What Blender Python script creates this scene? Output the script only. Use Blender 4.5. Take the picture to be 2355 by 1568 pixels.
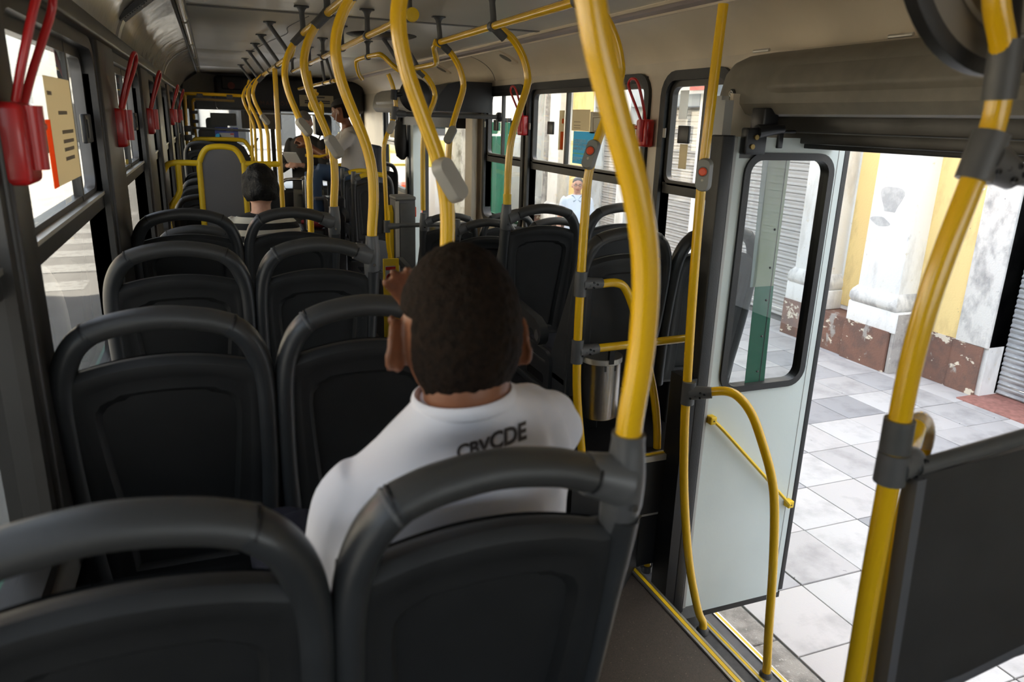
import bpy, bmesh, math, random
from mathutils import Vector, Matrix, noise
S = bpy.context.scene
for o in list(bpy.data.objects): bpy.data.objects.remove(o)
COL = S.collection
# ---------------------------------------------------------------- camera, sky, sun, exposure
H = 1.74                      # eye height of the photographer over the bus floor; geometry below is written from eye level
cam_d = bpy.data.cameras.new('camera'); cam = bpy.data.objects.new('camera', cam_d); COL.objects.link(cam)
yaw, pit, rol = math.radians(21.84), math.radians(16.61), math.radians(-1.77)
F_ = Vector((math.sin(yaw)*math.cos(pit), math.cos(yaw)*math.cos(pit), -math.sin(pit)))
R0_ = Vector((math.cos(yaw), -math.sin(yaw), 0)); D0_ = F_.cross(R0_)
r_ = R0_*math.cos(rol) + D0_*math.sin(rol); d_ = D0_*math.cos(rol) - R0_*math.sin(rol)
mw = Matrix(((r_.x, -d_.x, -F_.x, 0), (r_.y, -d_.y, -F_.y, 0), (r_.z, -d_.z, -F_.z, H), (0, 0, 0, 1)))
cam.matrix_world = mw
cam_d.sensor_width = 36; cam_d.lens = 1700/2355*36; cam_d.clip_start = .02; cam_d.clip_end = 400
cam_d.dof.use_dof = True; cam_d.dof.focus_distance = 3.6; cam_d.dof.aperture_fstop = 4.6
S.camera = cam
W = bpy.data.worlds.new('sky'); S.world = W; W.use_nodes = True
nt = W.node_tree; bg = nt.nodes['Background']
sky = nt.nodes.new('ShaderNodeTexSky'); sky.sky_type = 'NISHITA'; sky.sun_disc = False
sky.sun_elevation = math.radians(48); sky.sun_rotation = math.radians(70); sky.air_density = 1.2; sky.dust_density = 3.5; sky.ozone_density = 1
hz = nt.nodes.new('ShaderNodeMix'); hz.data_type = 'RGBA'; hz.inputs[0].default_value = .45; hz.inputs[7].default_value = (4.6, 4.6, 4.5, 1)
nt.links.new(sky.outputs[0], hz.inputs[6]); nt.links.new(hz.outputs[2], bg.inputs[0]); bg.inputs[1].default_value = .42
sun_d = bpy.data.lights.new('sun', 'SUN'); sun_d.energy = 20.0; sun_d.angle = math.radians(.6); sun_d.color = (1, .9, .74)
sun = bpy.data.objects.new('sun', sun_d); COL.objects.link(sun)
sun.rotation_euler = Vector((-math.cos(math.radians(44))*.92, math.cos(math.radians(44))*-.39, -math.sin(math.radians(44)))).to_track_quat('-Z', 'Y').to_euler()
S.view_settings.view_transform = 'Standard'; S.view_settings.look = 'None'; S.view_settings.gamma = 1
S.view_settings.use_curve_mapping = False; S.view_settings.exposure = 1.35
S.cycles.max_bounces = 12; S.cycles.diffuse_bounces = 6; S.cycles.transparent_max_bounces = 24; S.cycles.use_denoising = True
S.cycles.sample_clamp_indirect = 8; S.cycles.caustics_reflective = False; S.cycles.caustics_refractive = False

# ---------------------------------------------------------------- materials
def N(t, k, **kw):
    n = t.nodes.new('ShaderNode'+k)
    for a, b in kw.items(): setattr(n, a, b)
    return n
def mat(name, col, rough=.5, metal=0, var=0, vscale=20, bump=0, bscale=200, coat=0, spec=.5, col2=None, stretch=None, sss=0):
    m = bpy.data.materials.new(name); m.use_nodes = True; t = m.node_tree; p = t.nodes['Principled BSDF']
    p.inputs['Base Color'].default_value = (*col, 1); p.inputs['Roughness'].default_value = rough
    p.inputs['Metallic'].default_value = metal; p.inputs['Specular IOR Level'].default_value = spec
    p.inputs['Coat Weight'].default_value = coat; p.inputs['Coat Roughness'].default_value = .12
    tc = N(t, 'TexCoord'); src = tc.outputs['Object']
    if stretch:
        mp = N(t, 'Mapping'); mp.inputs['Scale'].default_value = stretch; t.links.new(src, mp.inputs[0]); src = mp.outputs[0]
    if var or col2:
        nz = N(t, 'TexNoise'); nz.inputs['Scale'].default_value = vscale; nz.inputs['Detail'].default_value = 6; t.links.new(src, nz.inputs['Vector'])
        cr = N(t, 'ValToRGB'); c2 = col2 or tuple(max(0, c*(1-var)) for c in col); c1 = col if col2 else tuple(min(1, c*(1+var)) for c in col)
        cr.color_ramp.elements[0].position = .35; cr.color_ramp.elements[1].position = .65
        cr.color_ramp.elements[0].color = (*c2, 1); cr.color_ramp.elements[1].color = (*c1, 1)
        t.links.new(nz.outputs[0], cr.inputs[0]); t.links.new(cr.outputs[0], p.inputs['Base Color'])
    if bump:
        nb = N(t, 'TexNoise'); nb.inputs['Scale'].default_value = bscale; nb.inputs['Detail'].default_value = 4; t.links.new(src, nb.inputs['Vector'])
        b = N(t, 'Bump'); b.inputs['Strength'].default_value = bump; b.inputs['Distance'].default_value = .01
        t.links.new(nb.outputs[0], b.inputs['Height']); t.links.new(b.outputs[0], p.inputs['Normal'])
    if sss: p.inputs['Subsurface Weight'].default_value = sss; p.inputs['Subsurface Radius'].default_value = (.01, .004, .002)
    return m
def stained(name, base, stains, rough=.8, bump=.3, bscale=60):
    """base colour with several noise-mask stains [(colour, scale, lo, hi, stretch)]"""
    m = mat(name, base, rough, bump=bump, bscale=bscale); t = m.node_tree; p = t.nodes['Principled BSDF']
    tc = N(t, 'TexCoord'); last = None
    for col, sc, lo, hi, st in stains:
        mp = N(t, 'Mapping'); mp.inputs['Scale'].default_value = st; mp.inputs['Location'].default_value = (sc*.37, sc*.11, sc*.71)
        t.links.new(tc.outputs['Object'], mp.inputs[0])
        nz = N(t, 'TexNoise'); nz.inputs['Scale'].default_value = sc; nz.inputs['Detail'].default_value = 8; nz.inputs['Roughness'].default_value = .62
        t.links.new(mp.outputs[0], nz.inputs['Vector'])
        mr = N(t, 'MapRange'); mr.inputs[1].default_value = lo; mr.inputs[2].default_value = hi; t.links.new(nz.outputs[0], mr.inputs[0])
        mx = N(t, 'Mix', data_type='RGBA'); t.links.new(mr.outputs[0], mx.inputs[0])
        if last is None: mx.inputs[6].default_value = (*base, 1)
        else: t.links.new(last, mx.inputs[6])
        mx.inputs[7].default_value = (*col, 1); last = mx.outputs[2]
    t.links.new(last, p.inputs['Base Color'])
    return m
def glass(name, tint=(.93, .95, .94), refl=.9, rough=.0):
    m = bpy.data.materials.new(name); m.use_nodes = True; t = m.node_tree; t.nodes.remove(t.nodes['Principled BSDF'])
    tr = N(t, 'BsdfTransparent'); tr.inputs[0].default_value = (*tint, 1)
    gl = N(t, 'BsdfGlossy'); gl.inputs['Roughness'].default_value = rough; gl.inputs[0].default_value = (refl, refl, refl, 1)
    lw = N(t, 'LayerWeight'); lw.inputs[0].default_value = .5; pw = N(t, 'Math', operation='POWER'); pw.inputs[1].default_value = 4.5; t.links.new(lw.outputs['Facing'], pw.inputs[0])
    fr = N(t, 'Math', operation='MULTIPLY_ADD'); fr.inputs[1].default_value = .9; fr.inputs[2].default_value = .07; t.links.new(pw.outputs[0], fr.inputs[0]); mx = N(t, 'MixShader')
    t.links.new(fr.outputs[0], mx.inputs[0]); t.links.new(tr.outputs[0], mx.inputs[1]); t.links.new(gl.outputs[0], mx.inputs[2])
    t.links.new(mx.outputs[0], t.nodes['Material Output'].inputs[0])
    return m
def stripes(name, c1, c2, freq, axis='Z', duty=.5, rough=.85):
    m = mat(name, c1, rough); t = m.node_tree; p = t.nodes['Principled BSDF']
    tc = N(t, 'TexCoord'); sx = N(t, 'SeparateXYZ'); t.links.new(tc.outputs['Object'], sx.inputs[0])
    a = N(t, 'Math', operation='MULTIPLY'); a.inputs[1].default_value = freq; t.links.new(sx.outputs[axis], a.inputs[0])
    f = N(t, 'Math', operation='FRACT'); t.links.new(a.outputs[0], f.inputs[0])
    g = N(t, 'Math', operation='GREATER_THAN'); g.inputs[1].default_value = duty; t.links.new(f.outputs[0], g.inputs[0])
    mx = N(t, 'Mix', data_type='RGBA'); mx.inputs[6].default_value = (*c1, 1); mx.inputs[7].default_value = (*c2, 1)
    t.links.new(g.outputs[0], mx.inputs[0]); t.links.new(mx.outputs[2], p.inputs['Base Color'])
    return m
M = dict(
 seat=mat('seat plastic', (.034, .036, .038), .36, bump=.06, bscale=900, var=.12, vscale=9),
 grip=mat('seat grip plastic', (.045, .045, .044), .42, bump=.12, bscale=900),
 panel=mat('seat panel plastic', (.0135, .014, .0145), .55, bump=.1, bscale=700, var=.15, vscale=12),
 pad=mat('seat cushion vinyl', (.02, .025, .04), .5, bump=.1, bscale=300),
 bracket=mat('grey moulded plastic', (.082, .082, .08), .45, bump=.08, bscale=600, var=.08),
 socket=mat('socket plastic', (.10, .10, .10), .38, bump=.06, bscale=600),
 yellow=mat('yellow powder coat', (.86, .50, .008), .24, coat=.5),
 yellowp=mat('yellow paint', (.80, .52, .01), .45),
 ceiling=mat('ceiling laminate', (.60, .57, .49), .3, bump=.16, bscale=3.2, var=.04, vscale=3),
 cove=mat('glossy cove laminate', (.60, .56, .47), .12, bump=.55, bscale=4.5, stretch=(1,.6,1)),
 cover=mat('beige cove panel', (.72, .62, .47), .42, bump=.06, bscale=60, var=.03, vscale=4),
 trimv=mat('violet grey trim', (.30, .25, .235), .4),
 frame=mat('dark window frame', (.036, .033, .029), .36, var=.15, vscale=15),
 rubber=mat('black rubber', (.014, .014, .014), .45, bump=.1, bscale=250),
 black=mat('black panel', (.008, .008, .009), .5),
 wall=mat('grey wall laminate', (.16, .155, .145), .5, bump=.05, bscale=100),
 wallb=mat('beige wall panel', (.66, .58, .46), .45, var=.05, vscale=4),
 alu=mat('worn aluminium', (.62, .60, .55), .32, metal=.9, bump=.2, bscale=120, stretch=(40, 1, 40)),
 steel=mat('brushed steel', (.50, .47, .43), .22, metal=1, bump=.08, bscale=200, stretch=(6, 6, .3)),
 red=mat('red plastic', (.56, .018, .018), .3, coat=.3),
 leaf=mat('pale door laminate', (.62, .68, .655), .38, var=.03, vscale=3, bump=.03, bscale=80),
 leafg=mat('greyish door edge', (.40, .40, .38), .45),
 tread=mat('dark grey tread', (.062, .063, .066), .6, var=.18, vscale=30, bump=.15, bscale=400),
 knob=mat('black plastic', (.011, .011, .012), .35),
 btn=mat('orange red button', (.85, .10, .03), .35),
 plate=mat('pale grey plastic', (.42, .40, .35), .42, bump=.08, bscale=400),
 plated=mat('greyed plastic', (.24, .24, .215), .4, bump=.06, bscale=400),
 divider=mat('dark grey divider', (.028, .027, .026), .55, bump=.15, bscale=500, var=.15, vscale=8),
 dividerl=mat('grey divider', (.10, .10, .105), .6, bump=.1, bscale=500),
 box=mat('grey brown moulded cover', (.20, .18, .145), .5, bump=.12, bscale=500, var=.06),
 paper=mat('beige paper', (.60, .53, .38), .8), white=mat('white paper', (.8, .8, .76), .7), ink=mat('ink', (.06, .05, .05), .7),
 inkl=mat('faded ink', (.33, .27, .19), .8), orange=mat('orange print', (.80, .16, .03), .6), blue=mat('blue poster', (.10, .44, .58), .55),
 navy=mat('navy cloth', (.012, .013, .026), .85, bump=.2, bscale=300), jeans=mat('blue denim', (.045, .08, .15), .85, bump=.2, bscale=400),
 tee=mat('white cotton', (.74, .74, .80), .85, bump=.12, bscale=500), grayshirt=mat('grey shirt cotton', (.46, .43, .40), .85),
 dark=mat('dark jacket cloth', (.02, .018, .016), .8), skin=mat('brown skin', (.205, .078, .036), .45, var=.12, vscale=25, bump=.08, bscale=250, sss=.06),
 skinl=mat('light skin', (.60, .33, .23), .5, var=.1, vscale=25), hair=mat('black hair', (.0085, .0055, .004), .8, bump=.6, bscale=330, col2=(.018, .010, .006), vscale=110, spec=.12),
 hairw=mat('wavy black hair', (.005, .0045, .0045), .55, bump=.6, bscale=90, spec=.25), greyhair=mat('grey hair', (.16, .15, .14), .6, bump=.6, bscale=200),
 lens=mat('cream lamp lens', (.62, .58, .46), .18, coat=.5), green=mat('green paint', (.008, .16, .075), .3, var=.1, vscale=6),
 glass=glass('window glass', (.88,.90,.88)), tint=glass('smoked window glass', (.26,.265,.262)), tint2=glass('lightly smoked glass', (.58,.59,.575)), glassd=glass('door glass', (.72, .76, .76)), chrome=mat('chrome', (.6, .6, .6), .15, metal=1),
 orangecloth=mat('orange work wear', (.85, .11, .02), .8), lime=mat('lime reflective band', (.55, .9, .08), .5), whitepaint=mat('white vehicle paint', (.8, .8, .78), .3, coat=.4))
def translucent(name, col):
    m = mat(name, col, .8, spec=.1); t = m.node_tree; tr = N(t, 'BsdfTranslucent'); tr.inputs[0].default_value = (*col, 1); mx = N(t, 'MixShader'); mx.inputs[0].default_value = .5
    t.links.new(t.nodes['Principled BSDF'].outputs[0], mx.inputs[1]); t.links.new(tr.outputs[0], mx.inputs[2]); t.links.new(mx.outputs[0], t.nodes['Material Output'].inputs[0]); return m
for k_, n_, c_ in (('paper','beige paper',(.70,.62,.45)),('white','white paper',(.85,.85,.82)),('blue','blue poster',(.20,.58,.74)),('orange','orange print',(.85,.20,.05))): M[k_] = translucent(n_+' sheet', c_)
# translucent green film stuck on glass
def film(name, col, alpha):
    m = bpy.data.materials.new(name); m.use_nodes = True; t = m.node_tree; p = t.nodes['Principled BSDF']
    p.inputs['Base Color'].default_value = (*col, 1); p.inputs['Alpha'].default_value = alpha; p.inputs['Roughness'].default_value = .25
    return m
M['film'] = film('pale green film', (.42, .50, .30), .62); M['filmd'] = film('deep green film', (.010, .20, .10), .90); M['filmg'] = film('greyish film', (.45, .55, .53), .6)
# ---------------------------------------------------------------- mesh builder
REL = {}
class G:
    def __init__(s): s.v = []; s.f = []
    def add(s, vs, fs):
        b = len(s.v); s.v += [Vector(v) for v in vs]; s.f += [tuple(i+b for i in f) for f in fs]; return s
    def box(s, x0, x1, y0, y1, z0, z1, bev=0):
        if not bev:
            return s.add([(x0,y0,z0),(x1,y0,z0),(x1,y1,z0),(x0,y1,z0),(x0,y0,z1),(x1,y0,z1),(x1,y1,z1),(x0,y1,z1)],
                         [(3,2,1,0),(4,5,6,7),(0,1,5,4),(1,2,6,5),(2,3,7,6),(3,0,4,7)])
        bm = bmesh.new(); bmesh.ops.create_cube(bm, size=1)
        for v in bm.verts: v.co = Vector(((x0+x1)/2+v.co.x*(x1-x0), (y0+y1)/2+v.co.y*(y1-y0), (z0+z1)/2+v.co.z*(z1-z0)))
        bmesh.ops.bevel(bm, geom=bm.edges[:], offset=bev, segments=3, profile=.5, affect='EDGES')
        return s.bm(bm)
    def bm(s, bm):
        bm.verts.index_update(); s.add([v.co.copy() for v in bm.verts], [[v.index for v in f.verts] for f in bm.faces]); bm.free(); return s
    def xf(s, m, start=0):
        for i in range(start, len(s.v)): s.v[i] = m @ s.v[i]
        return s
    def tube(s, pts, r, n=12, smooth=0, cap=True, sq=1, up=None):
        P = [Vector(p) for p in pts]; rr = list(r) if hasattr(r, '__len__') else [r]*len(P)
        if smooth:
            Q = []; RR = []
            for i in range(len(P)-1):
                p0 = P[max(0,i-1)]; p1 = P[i]; p2 = P[i+1]; p3 = P[min(len(P)-1,i+2)]
                for k in range(smooth):
                    t = k/smooth
                    Q.append(.5*((2*p1)+(p2-p0)*t+(2*p0-5*p1+4*p2-p3)*t*t+(3*p1-p0-3*p2+p3)*t**3)); RR.append(rr[i]+(rr[i+1]-rr[i])*t)
            Q.append(P[-1]); RR.append(rr[-1]); P = Q; rr = RR
        T = [(P[min(i+1,len(P)-1)]-P[max(i-1,0)]).normalized() for i in range(len(P))]
        u = Vector(up) if up else (Vector((0,0,1)) if abs(T[0].z) < .9 else Vector((0,1,0)))
        base = len(s.v); vs = []; fs = []
        for i, p in enumerate(P):
            if not up or i == 0: u = (u-T[i]*u.dot(T[i])).normalized()
            else: u = (Vector(up)-T[i]*Vector(up).dot(T[i])).normalized()
            w = T[i].cross(u)
            for k in range(n):
                a = 2*math.pi*k/n; vs.append(p+u*math.cos(a)*rr[i]*sq+w*math.sin(a)*rr[i])
        for i in range(len(P)-1):
            for k in range(n):
                k2 = (k+1) % n; fs.append((i*n+k, i*n+k2, (i+1)*n+k2, (i+1)*n+k))
        if cap: fs.append(tuple(range(n-1,-1,-1))); fs.append(tuple((len(P)-1)*n+k for k in range(n)))
        return s.add(vs, fs)
    def lathe(s, prof, o=(0,0,0), ax='Z', n=24, m=None):
        vs = []; fs = []
        for r, z in prof:
            for k in range(n):
                a = 2*math.pi*k/n; x, y = r*math.cos(a), r*math.sin(a)
                p = (x,y,z) if ax == 'Z' else ((z,x,y) if ax == 'X' else (y,z,x))
                v = Vector(p)
                vs.append((m @ v if m else v)+Vector(o))
        L = len(prof)
        for i in range(L-1):
            for k in range(n):
                k2 = (k+1) % n; fs.append((i*n+k, i*n+k2, (i+1)*n+k2, (i+1)*n+k))
        if prof[0][0] > 1e-5: fs.append(tuple(range(n-1,-1,-1)))
        if prof[-1][0] > 1e-5: fs.append(tuple((L-1)*n+k for k in range(n)))
        return s.add(vs, fs)
    def prism(s, poly, w0, w1, fn):
        """extrude a 2-D outline from w0 to w1; fn(u, v, w) -> xyz"""
        n = len(poly); vs = [fn(u,v,w0) for u,v in poly]+[fn(u,v,w1) for u,v in poly]
        fs = [tuple(range(n-1,-1,-1)), tuple(range(n,2*n))]+[(i,(i+1)%n,n+(i+1)%n,n+i) for i in range(n)]
        return s.add(vs, fs)
    def ring(s, outer, inner, w0, w1, fn):
        """frame between two outlines of equal length"""
        n = len(outer); vs = []
        for w in (w0, w1):
            vs += [fn(u,v,w) for u,v in outer]; vs += [fn(u,v,w) for u,v in inner]
        fs = []
        for i in range(n):
            j = (i+1) % n
            fs += [(i,n+i,n+j,j), (2*n+i,2*n+j,3*n+j,3*n+i), (i,j,2*n+j,2*n+i), (n+i,3*n+i,3*n+j,n+j)]
        return s.add(vs, fs)
    def grid(s, nu, nv, fn, close=False):
        vs = [fn(i/nu, j/nv) for j in range(nv+1) for i in range(nu+1)]; fs = []
        for j in range(nv):
            for i in range(nu):
                a = j*(nu+1)+i; fs.append((a, a+1, a+nu+2, a+nu+1))
        return s.add(vs, fs)
    def ball(s, c, r, nu=16, nv=10):
        c = Vector(c); r = Vector(r) if hasattr(r, '__len__') else Vector((r,r,r)); vs = [c+Vector((0,0,-r.z))]
        for j in range(1, nv):
            t = -math.pi/2+math.pi*j/nv
            for i in range(nu):
                a = 2*math.pi*i/nu; vs.append(c+Vector((r.x*math.cos(t)*math.cos(a), r.y*math.cos(t)*math.sin(a), r.z*math.sin(t))))
        vs.append(c+Vector((0,0,r.z))); fs = []
        for i in range(nu): fs.append((0, 1+(i+1)%nu, 1+i)); fs.append((len(vs)-1, len(vs)-1-nu+i, len(vs)-1-nu+(i+1)%nu))
        for j in range(nv-2):
            for i in range(nu):
                a = 1+j*nu; fs.append((a+i, a+(i+1)%nu, a+nu+(i+1)%nu, a+nu+i))
        return s.add(vs, fs)
XY = lambda u,v,w: (u,v,w)
XZ = lambda u,v,w: (u,w,v)
YZ = lambda u,v,w: (w,u,v)
def rrect(u0, u1, v0, v1, r, n=5):
    if not hasattr(r, '__len__'): r = (r,)*4
    o = []
    for (cu,cv,a0), rr in zip(((u1-r[0],v1-r[0],0),(u0+r[1],v1-r[1],90),(u0+r[2],v0+r[2],180),(u1-r[3],v0+r[3],270)), r):
        for k in range(n+1):
            a = math.radians(a0+90*k/n); o.append((cu+rr*math.cos(a), cv+rr*math.sin(a)))
    return o
def ob(name, g, m, parent=None, label=None, cat=None, group=None, kind=None, at=None, flat=False, angle=38):
    """link a builder as one mesh object. Top level: origin at its base. Child: coordinates follow its parent."""
    if parent is None:
        if at is None:
            xs = [v.x for v in g.v]; ys = [v.y for v in g.v]; zs = [v.z for v in g.v]
            at = Vector(((min(xs)+max(xs))/2, (min(ys)+max(ys))/2, min(zs)))
        org = Vector(at)
    else: org = REL[parent.name]
    me = bpy.data.meshes.new(name); me.from_pydata([v-org for v in g.v], [], g.f); me.update()
    bm = bmesh.new(); bm.from_mesh(me); bmesh.ops.recalc_face_normals(bm, faces=bm.faces); bm.to_mesh(me); bm.free()
    if not flat:
        me.polygons.foreach_set('use_smooth', [True]*len(me.polygons)); me.set_sharp_from_angle(angle=math.radians(angle))
    me.materials.append(m)
    o = bpy.data.objects.new(name, me); COL.objects.link(o)
    if parent is None: o.location = org+Vector((0,0,H)); REL[o.name] = org
    else: o.parent = parent; REL[o.name] = org
    tag(o, label, cat, group, kind)
    return o
def tag(o, label=None, cat=None, group=None, kind=None):
    if label: o['label'] = label
    if cat: o['category'] = cat
    if group: o['group'] = group
    if kind: o['kind'] = kind
    return o
def empty(name, at, label=None, cat=None, group=None, kind=None):
    o = bpy.data.objects.new(name, None); o.empty_display_size = .05; COL.objects.link(o); at = Vector(at)
    o.location = at+Vector((0,0,H)); REL[o.name] = at
    return tag(o, label, cat, group, kind)
def dup(o, move, label=None, parent=None, rotz=0):
    """copy a thing with its parts and sub-parts (mesh data shared)"""
    c = o.copy(); COL.objects.link(c)
    if parent is None:
        c.location = o.location+Vector(move); REL[c.name] = REL[o.name]+Vector(move)
        if rotz: c.rotation_euler.z += rotz
    else: c.parent = parent; REL[c.name] = REL[parent.name]
    if label: c['label'] = label
    for ch in list(o.children): dup(ch, (0,0,0), None, c)
    return c
def text(s, size, m, mw_, parent, name='lettering', thick=.0006, align='CENTER', space=1.0, wrap=None, bold=0, fontx=1):
    """lettering as a flat mesh: mw_ maps text plane (x right, y up) into the scene; wrap(v) may bend it"""
    cu = bpy.data.curves.new('t', 'FONT'); cu.body = s; cu.size = size; cu.align_x = align; cu.extrude = thick; cu.space_character = space; cu.offset = bold; cu.resolution_u = 3
    t = bpy.data.objects.new('t', cu); COL.objects.link(t); dg = bpy.context.evaluated_depsgraph_get()
    me = bpy.data.meshes.new_from_object(t.evaluated_get(dg)); bpy.data.objects.remove(t)
    g = G(); vs = []
    if wrap:
        bm = bmesh.new(); bm.from_mesh(me); bmesh.ops.triangulate(bm, faces=bm.faces); bmesh.ops.subdivide_edges(bm, edges=bm.edges[:], cuts=2); bm.to_mesh(me); bm.free()
    for v in me.vertices:
        p = Vector((v.co.x*fontx, v.co.y, v.co.z)); vs.append(wrap(p) if wrap else mw_ @ p)
    g.add(vs, [tuple(p.vertices) for p in me.polygons])
    return ob(name, g, m, parent, flat=True)
def plane_m(o, ux, uy):
    ux = Vector(ux).normalized(); uy = Vector(uy).normalized(); uz = ux.cross(uy); o = Vector(o)
    return Matrix(((ux.x,uy.x,uz.x,o.x),(ux.y,uy.y,uz.y,o.y),(ux.z,uy.z,uz.z,o.z),(0,0,0,1)))
def remesh(g, voxel, smooth=4, fac=.5):
    """melt overlapping closed pieces into one continuous skin"""
    me = bpy.data.meshes.new('r'); me.from_pydata([v for v in g.v], [], g.f); me.update()
    bm = bmesh.new(); bm.from_mesh(me); bmesh.ops.recalc_face_normals(bm, faces=bm.faces); bm.to_mesh(me); bm.free()
    o = bpy.data.objects.new('r', me); COL.objects.link(o)
    r = o.modifiers.new('r', 'REMESH'); r.mode = 'VOXEL'; r.voxel_size = voxel
    if smooth: k = o.modifiers.new('s', 'SMOOTH'); k.iterations = smooth; k.factor = fac
    dg = bpy.context.evaluated_depsgraph_get(); m2 = bpy.data.meshes.new_from_object(o.evaluated_get(dg)); bpy.data.objects.remove(o)
    q = G(); q.add([v.co.copy() for v in m2.vertices], [tuple(p.vertices) for p in m2.polygons]); return q
def loft(g, rings, n=20):
    """closed body through elliptical rings (centre, half-width vector a, half-depth vector b)"""
    vs = []; fs = []
    for c, a, b in rings:
        c = Vector(c); a = Vector(a); b = Vector(b)
        for k in range(n):
            t = 2*math.pi*k/n; vs.append(c+a*math.cos(t)+b*math.sin(t))
    L = len(rings)
    for i in range(L-1):
        for k in range(n):
            k2 = (k+1) % n; fs.append((i*n+k, i*n+k2, (i+1)*n+k2, (i+1)*n+k))
    fs.append(tuple(range(n-1,-1,-1))); fs.append(tuple((L-1)*n+k for k in range(n)))
    return g.add(vs, fs)
# ---------------------------------------------------------------- the bus body
XL, XR, ZC = -.345, 2.09, .493
FL = -1.74; T1 = -1.985; T2 = -2.23; PAVE = -2.50; ROAD = -2.66
def frame_rect(g, x0, x1, y0, y1, z0, z1, t, r):
    """rounded frame bar around an opening in a side wall"""
    g.ring(rrect(y0-t, y1+t, z0-t, z1+t, r+t), rrect(y0, y1, z0, z1, r), x0, x1, YZ)
# --- floor and steps
fl = ob('floor', G().box(-.40,1.452,-1.6,12.2,FL-.06,FL), mat('speckled floor', (.062,.049,.037), .55, var=.25, vscale=260, bump=.12, bscale=300, col2=(.036,.029,.023)), kind='structure')
t = fl.data.materials[0].node_tree; p_ = t.nodes['Principled BSDF']      # pale specks
vo = N(t, 'TexVoronoi'); vo.inputs['Scale'].default_value = 95; tc = N(t, 'TexCoord'); t.links.new(tc.outputs['Object'], vo.inputs['Vector'])
mr = N(t, 'MapRange'); mr.inputs[1].default_value = .16; mr.inputs[2].default_value = .09; t.links.new(vo.outputs['Distance'], mr.inputs[0])
gm = N(t, 'Math', operation='GREATER_THAN'); gm.inputs[1].default_value = .72; sp = N(t, 'SeparateColor'); t.links.new(vo.outputs['Color'], sp.inputs[0]); t.links.new(sp.outputs[0], gm.inputs[0])
ml = N(t, 'Math', operation='MULTIPLY'); t.links.new(mr.outputs[0], ml.inputs[0]); t.links.new(gm.outputs[0], ml.inputs[1])
mx = N(t, 'Mix', data_type='RGBA'); src = p_.inputs['Base Color'].links[0].from_socket; t.links.new(ml.outputs[0], mx.inputs[0]); t.links.new(src, mx.inputs[6]); mx.inputs[7].default_value = (.22,.18,.13,1); t.links.new(mx.outputs[2], p_.inputs['Base Color'])
ob('podium', G().box(-.39,.47,-1.5,3.62,FL,-1.34,.008), M['tread'], fl)
def nosing(name, x0, x1, y0, y1, z, label=None):
    w = x1-x0
    n = ob(name, G().box(x0,x1,y0,y1,z-.030,z+.004,.002).box(x1-.006,x1+.004,y0,y1,z-.045,z+.002), M['alu'], kind='structure')
    g = G().box(x0+w*.34,x0+w*.72,y0+.002,y1-.002,z+.004,z+.0065); ob('yellow_strip', g, M['yellowp'], n)
    g = G()
    for k in (.08,.2,.8,.92): g.box(x0+w*k-.002,x0+w*k+.002,y0+.002,y1-.002,z+.004,z+.0075)
    r = ob('grip_ridges', g, M['alu'], n); r['kind'] = 'stuff'
st = ob('floor_steps', G().box(1.44,1.757,.6,2.27,T1-.05,T1).box(1.70,2.06,.6,2.9,T2-.05,T2), M['tread'], kind='structure')
ob('riser', G().box(1.44,1.452,.6,2.27,T1,FL-.03), M['black'], st); ob('riser', G().box(1.70,1.712,.6,2.27,T2,T1-.03), M['black'], st)
nosing('trim_1', 1.444, 1.482, .62, 2.25, FL); nosing('trim_2', 1.744, 1.772, .62, 2.30, T1); nosing('trim_3', 2.050, 2.078, .62, 2.9, T2)
g = G(); g.prism(rrect(1.50,1.76,2.12,2.27,(.004,.004,.004,.06)), T1, T1+.05, XY); ob('step_corner_moulding', g, M['bracket'], st)
# --- right front podium, with black faces and edge strips
pod = ob('floor_podium', G().prism([(1.30,2.09),(1.486,2.26),(1.74,2.26),(1.74,6.0),(1.16,6.0),(1.16,2.09)], FL, -1.49, XY).prism([(1.16,2.24),(1.74,2.24),(1.74,6.0),(1.16,6.0)], -1.49, -1.24, XY), M['black'], kind='structure')
def edge_strip(a, b, z, par):
    a = Vector(a); b = Vector(b); d = (b-a).normalized(); n = Vector((-d.y, d.x)); P = lambda s,o,zz: (a.x+d.x*s+n.x*o, a.y+d.y*s+n.y*o, zz); L = (b-a).length
    def bar(o0,o1,z0,z1,name,m):
        q = [P(0,o0,z0),P(L,o0,z0),P(L,o1,z0),P(0,o1,z0),P(0,o0,z1),P(L,o0,z1),P(L,o1,z1),P(0,o1,z1)]
        ob(name, G().add(q, [(3,2,1,0),(4,5,6,7),(0,1,5,4),(1,2,6,5),(2,3,7,6),(3,0,4,7)]), m, par)
    bar(-.004,.034,z-.02,z+.004,'edge_strip',M['alu']); bar(.008,.022,z+.004,z+.006,'yellow_strip',M['yellowp'])
edge_strip((1.30,2.09),(1.486,2.26),-1.49,pod); edge_strip((1.486,2.26),(1.74,2.26),-1.49,pod); edge_strip((1.16,2.24),(1.74,2.24),-1.24,pod)
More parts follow.
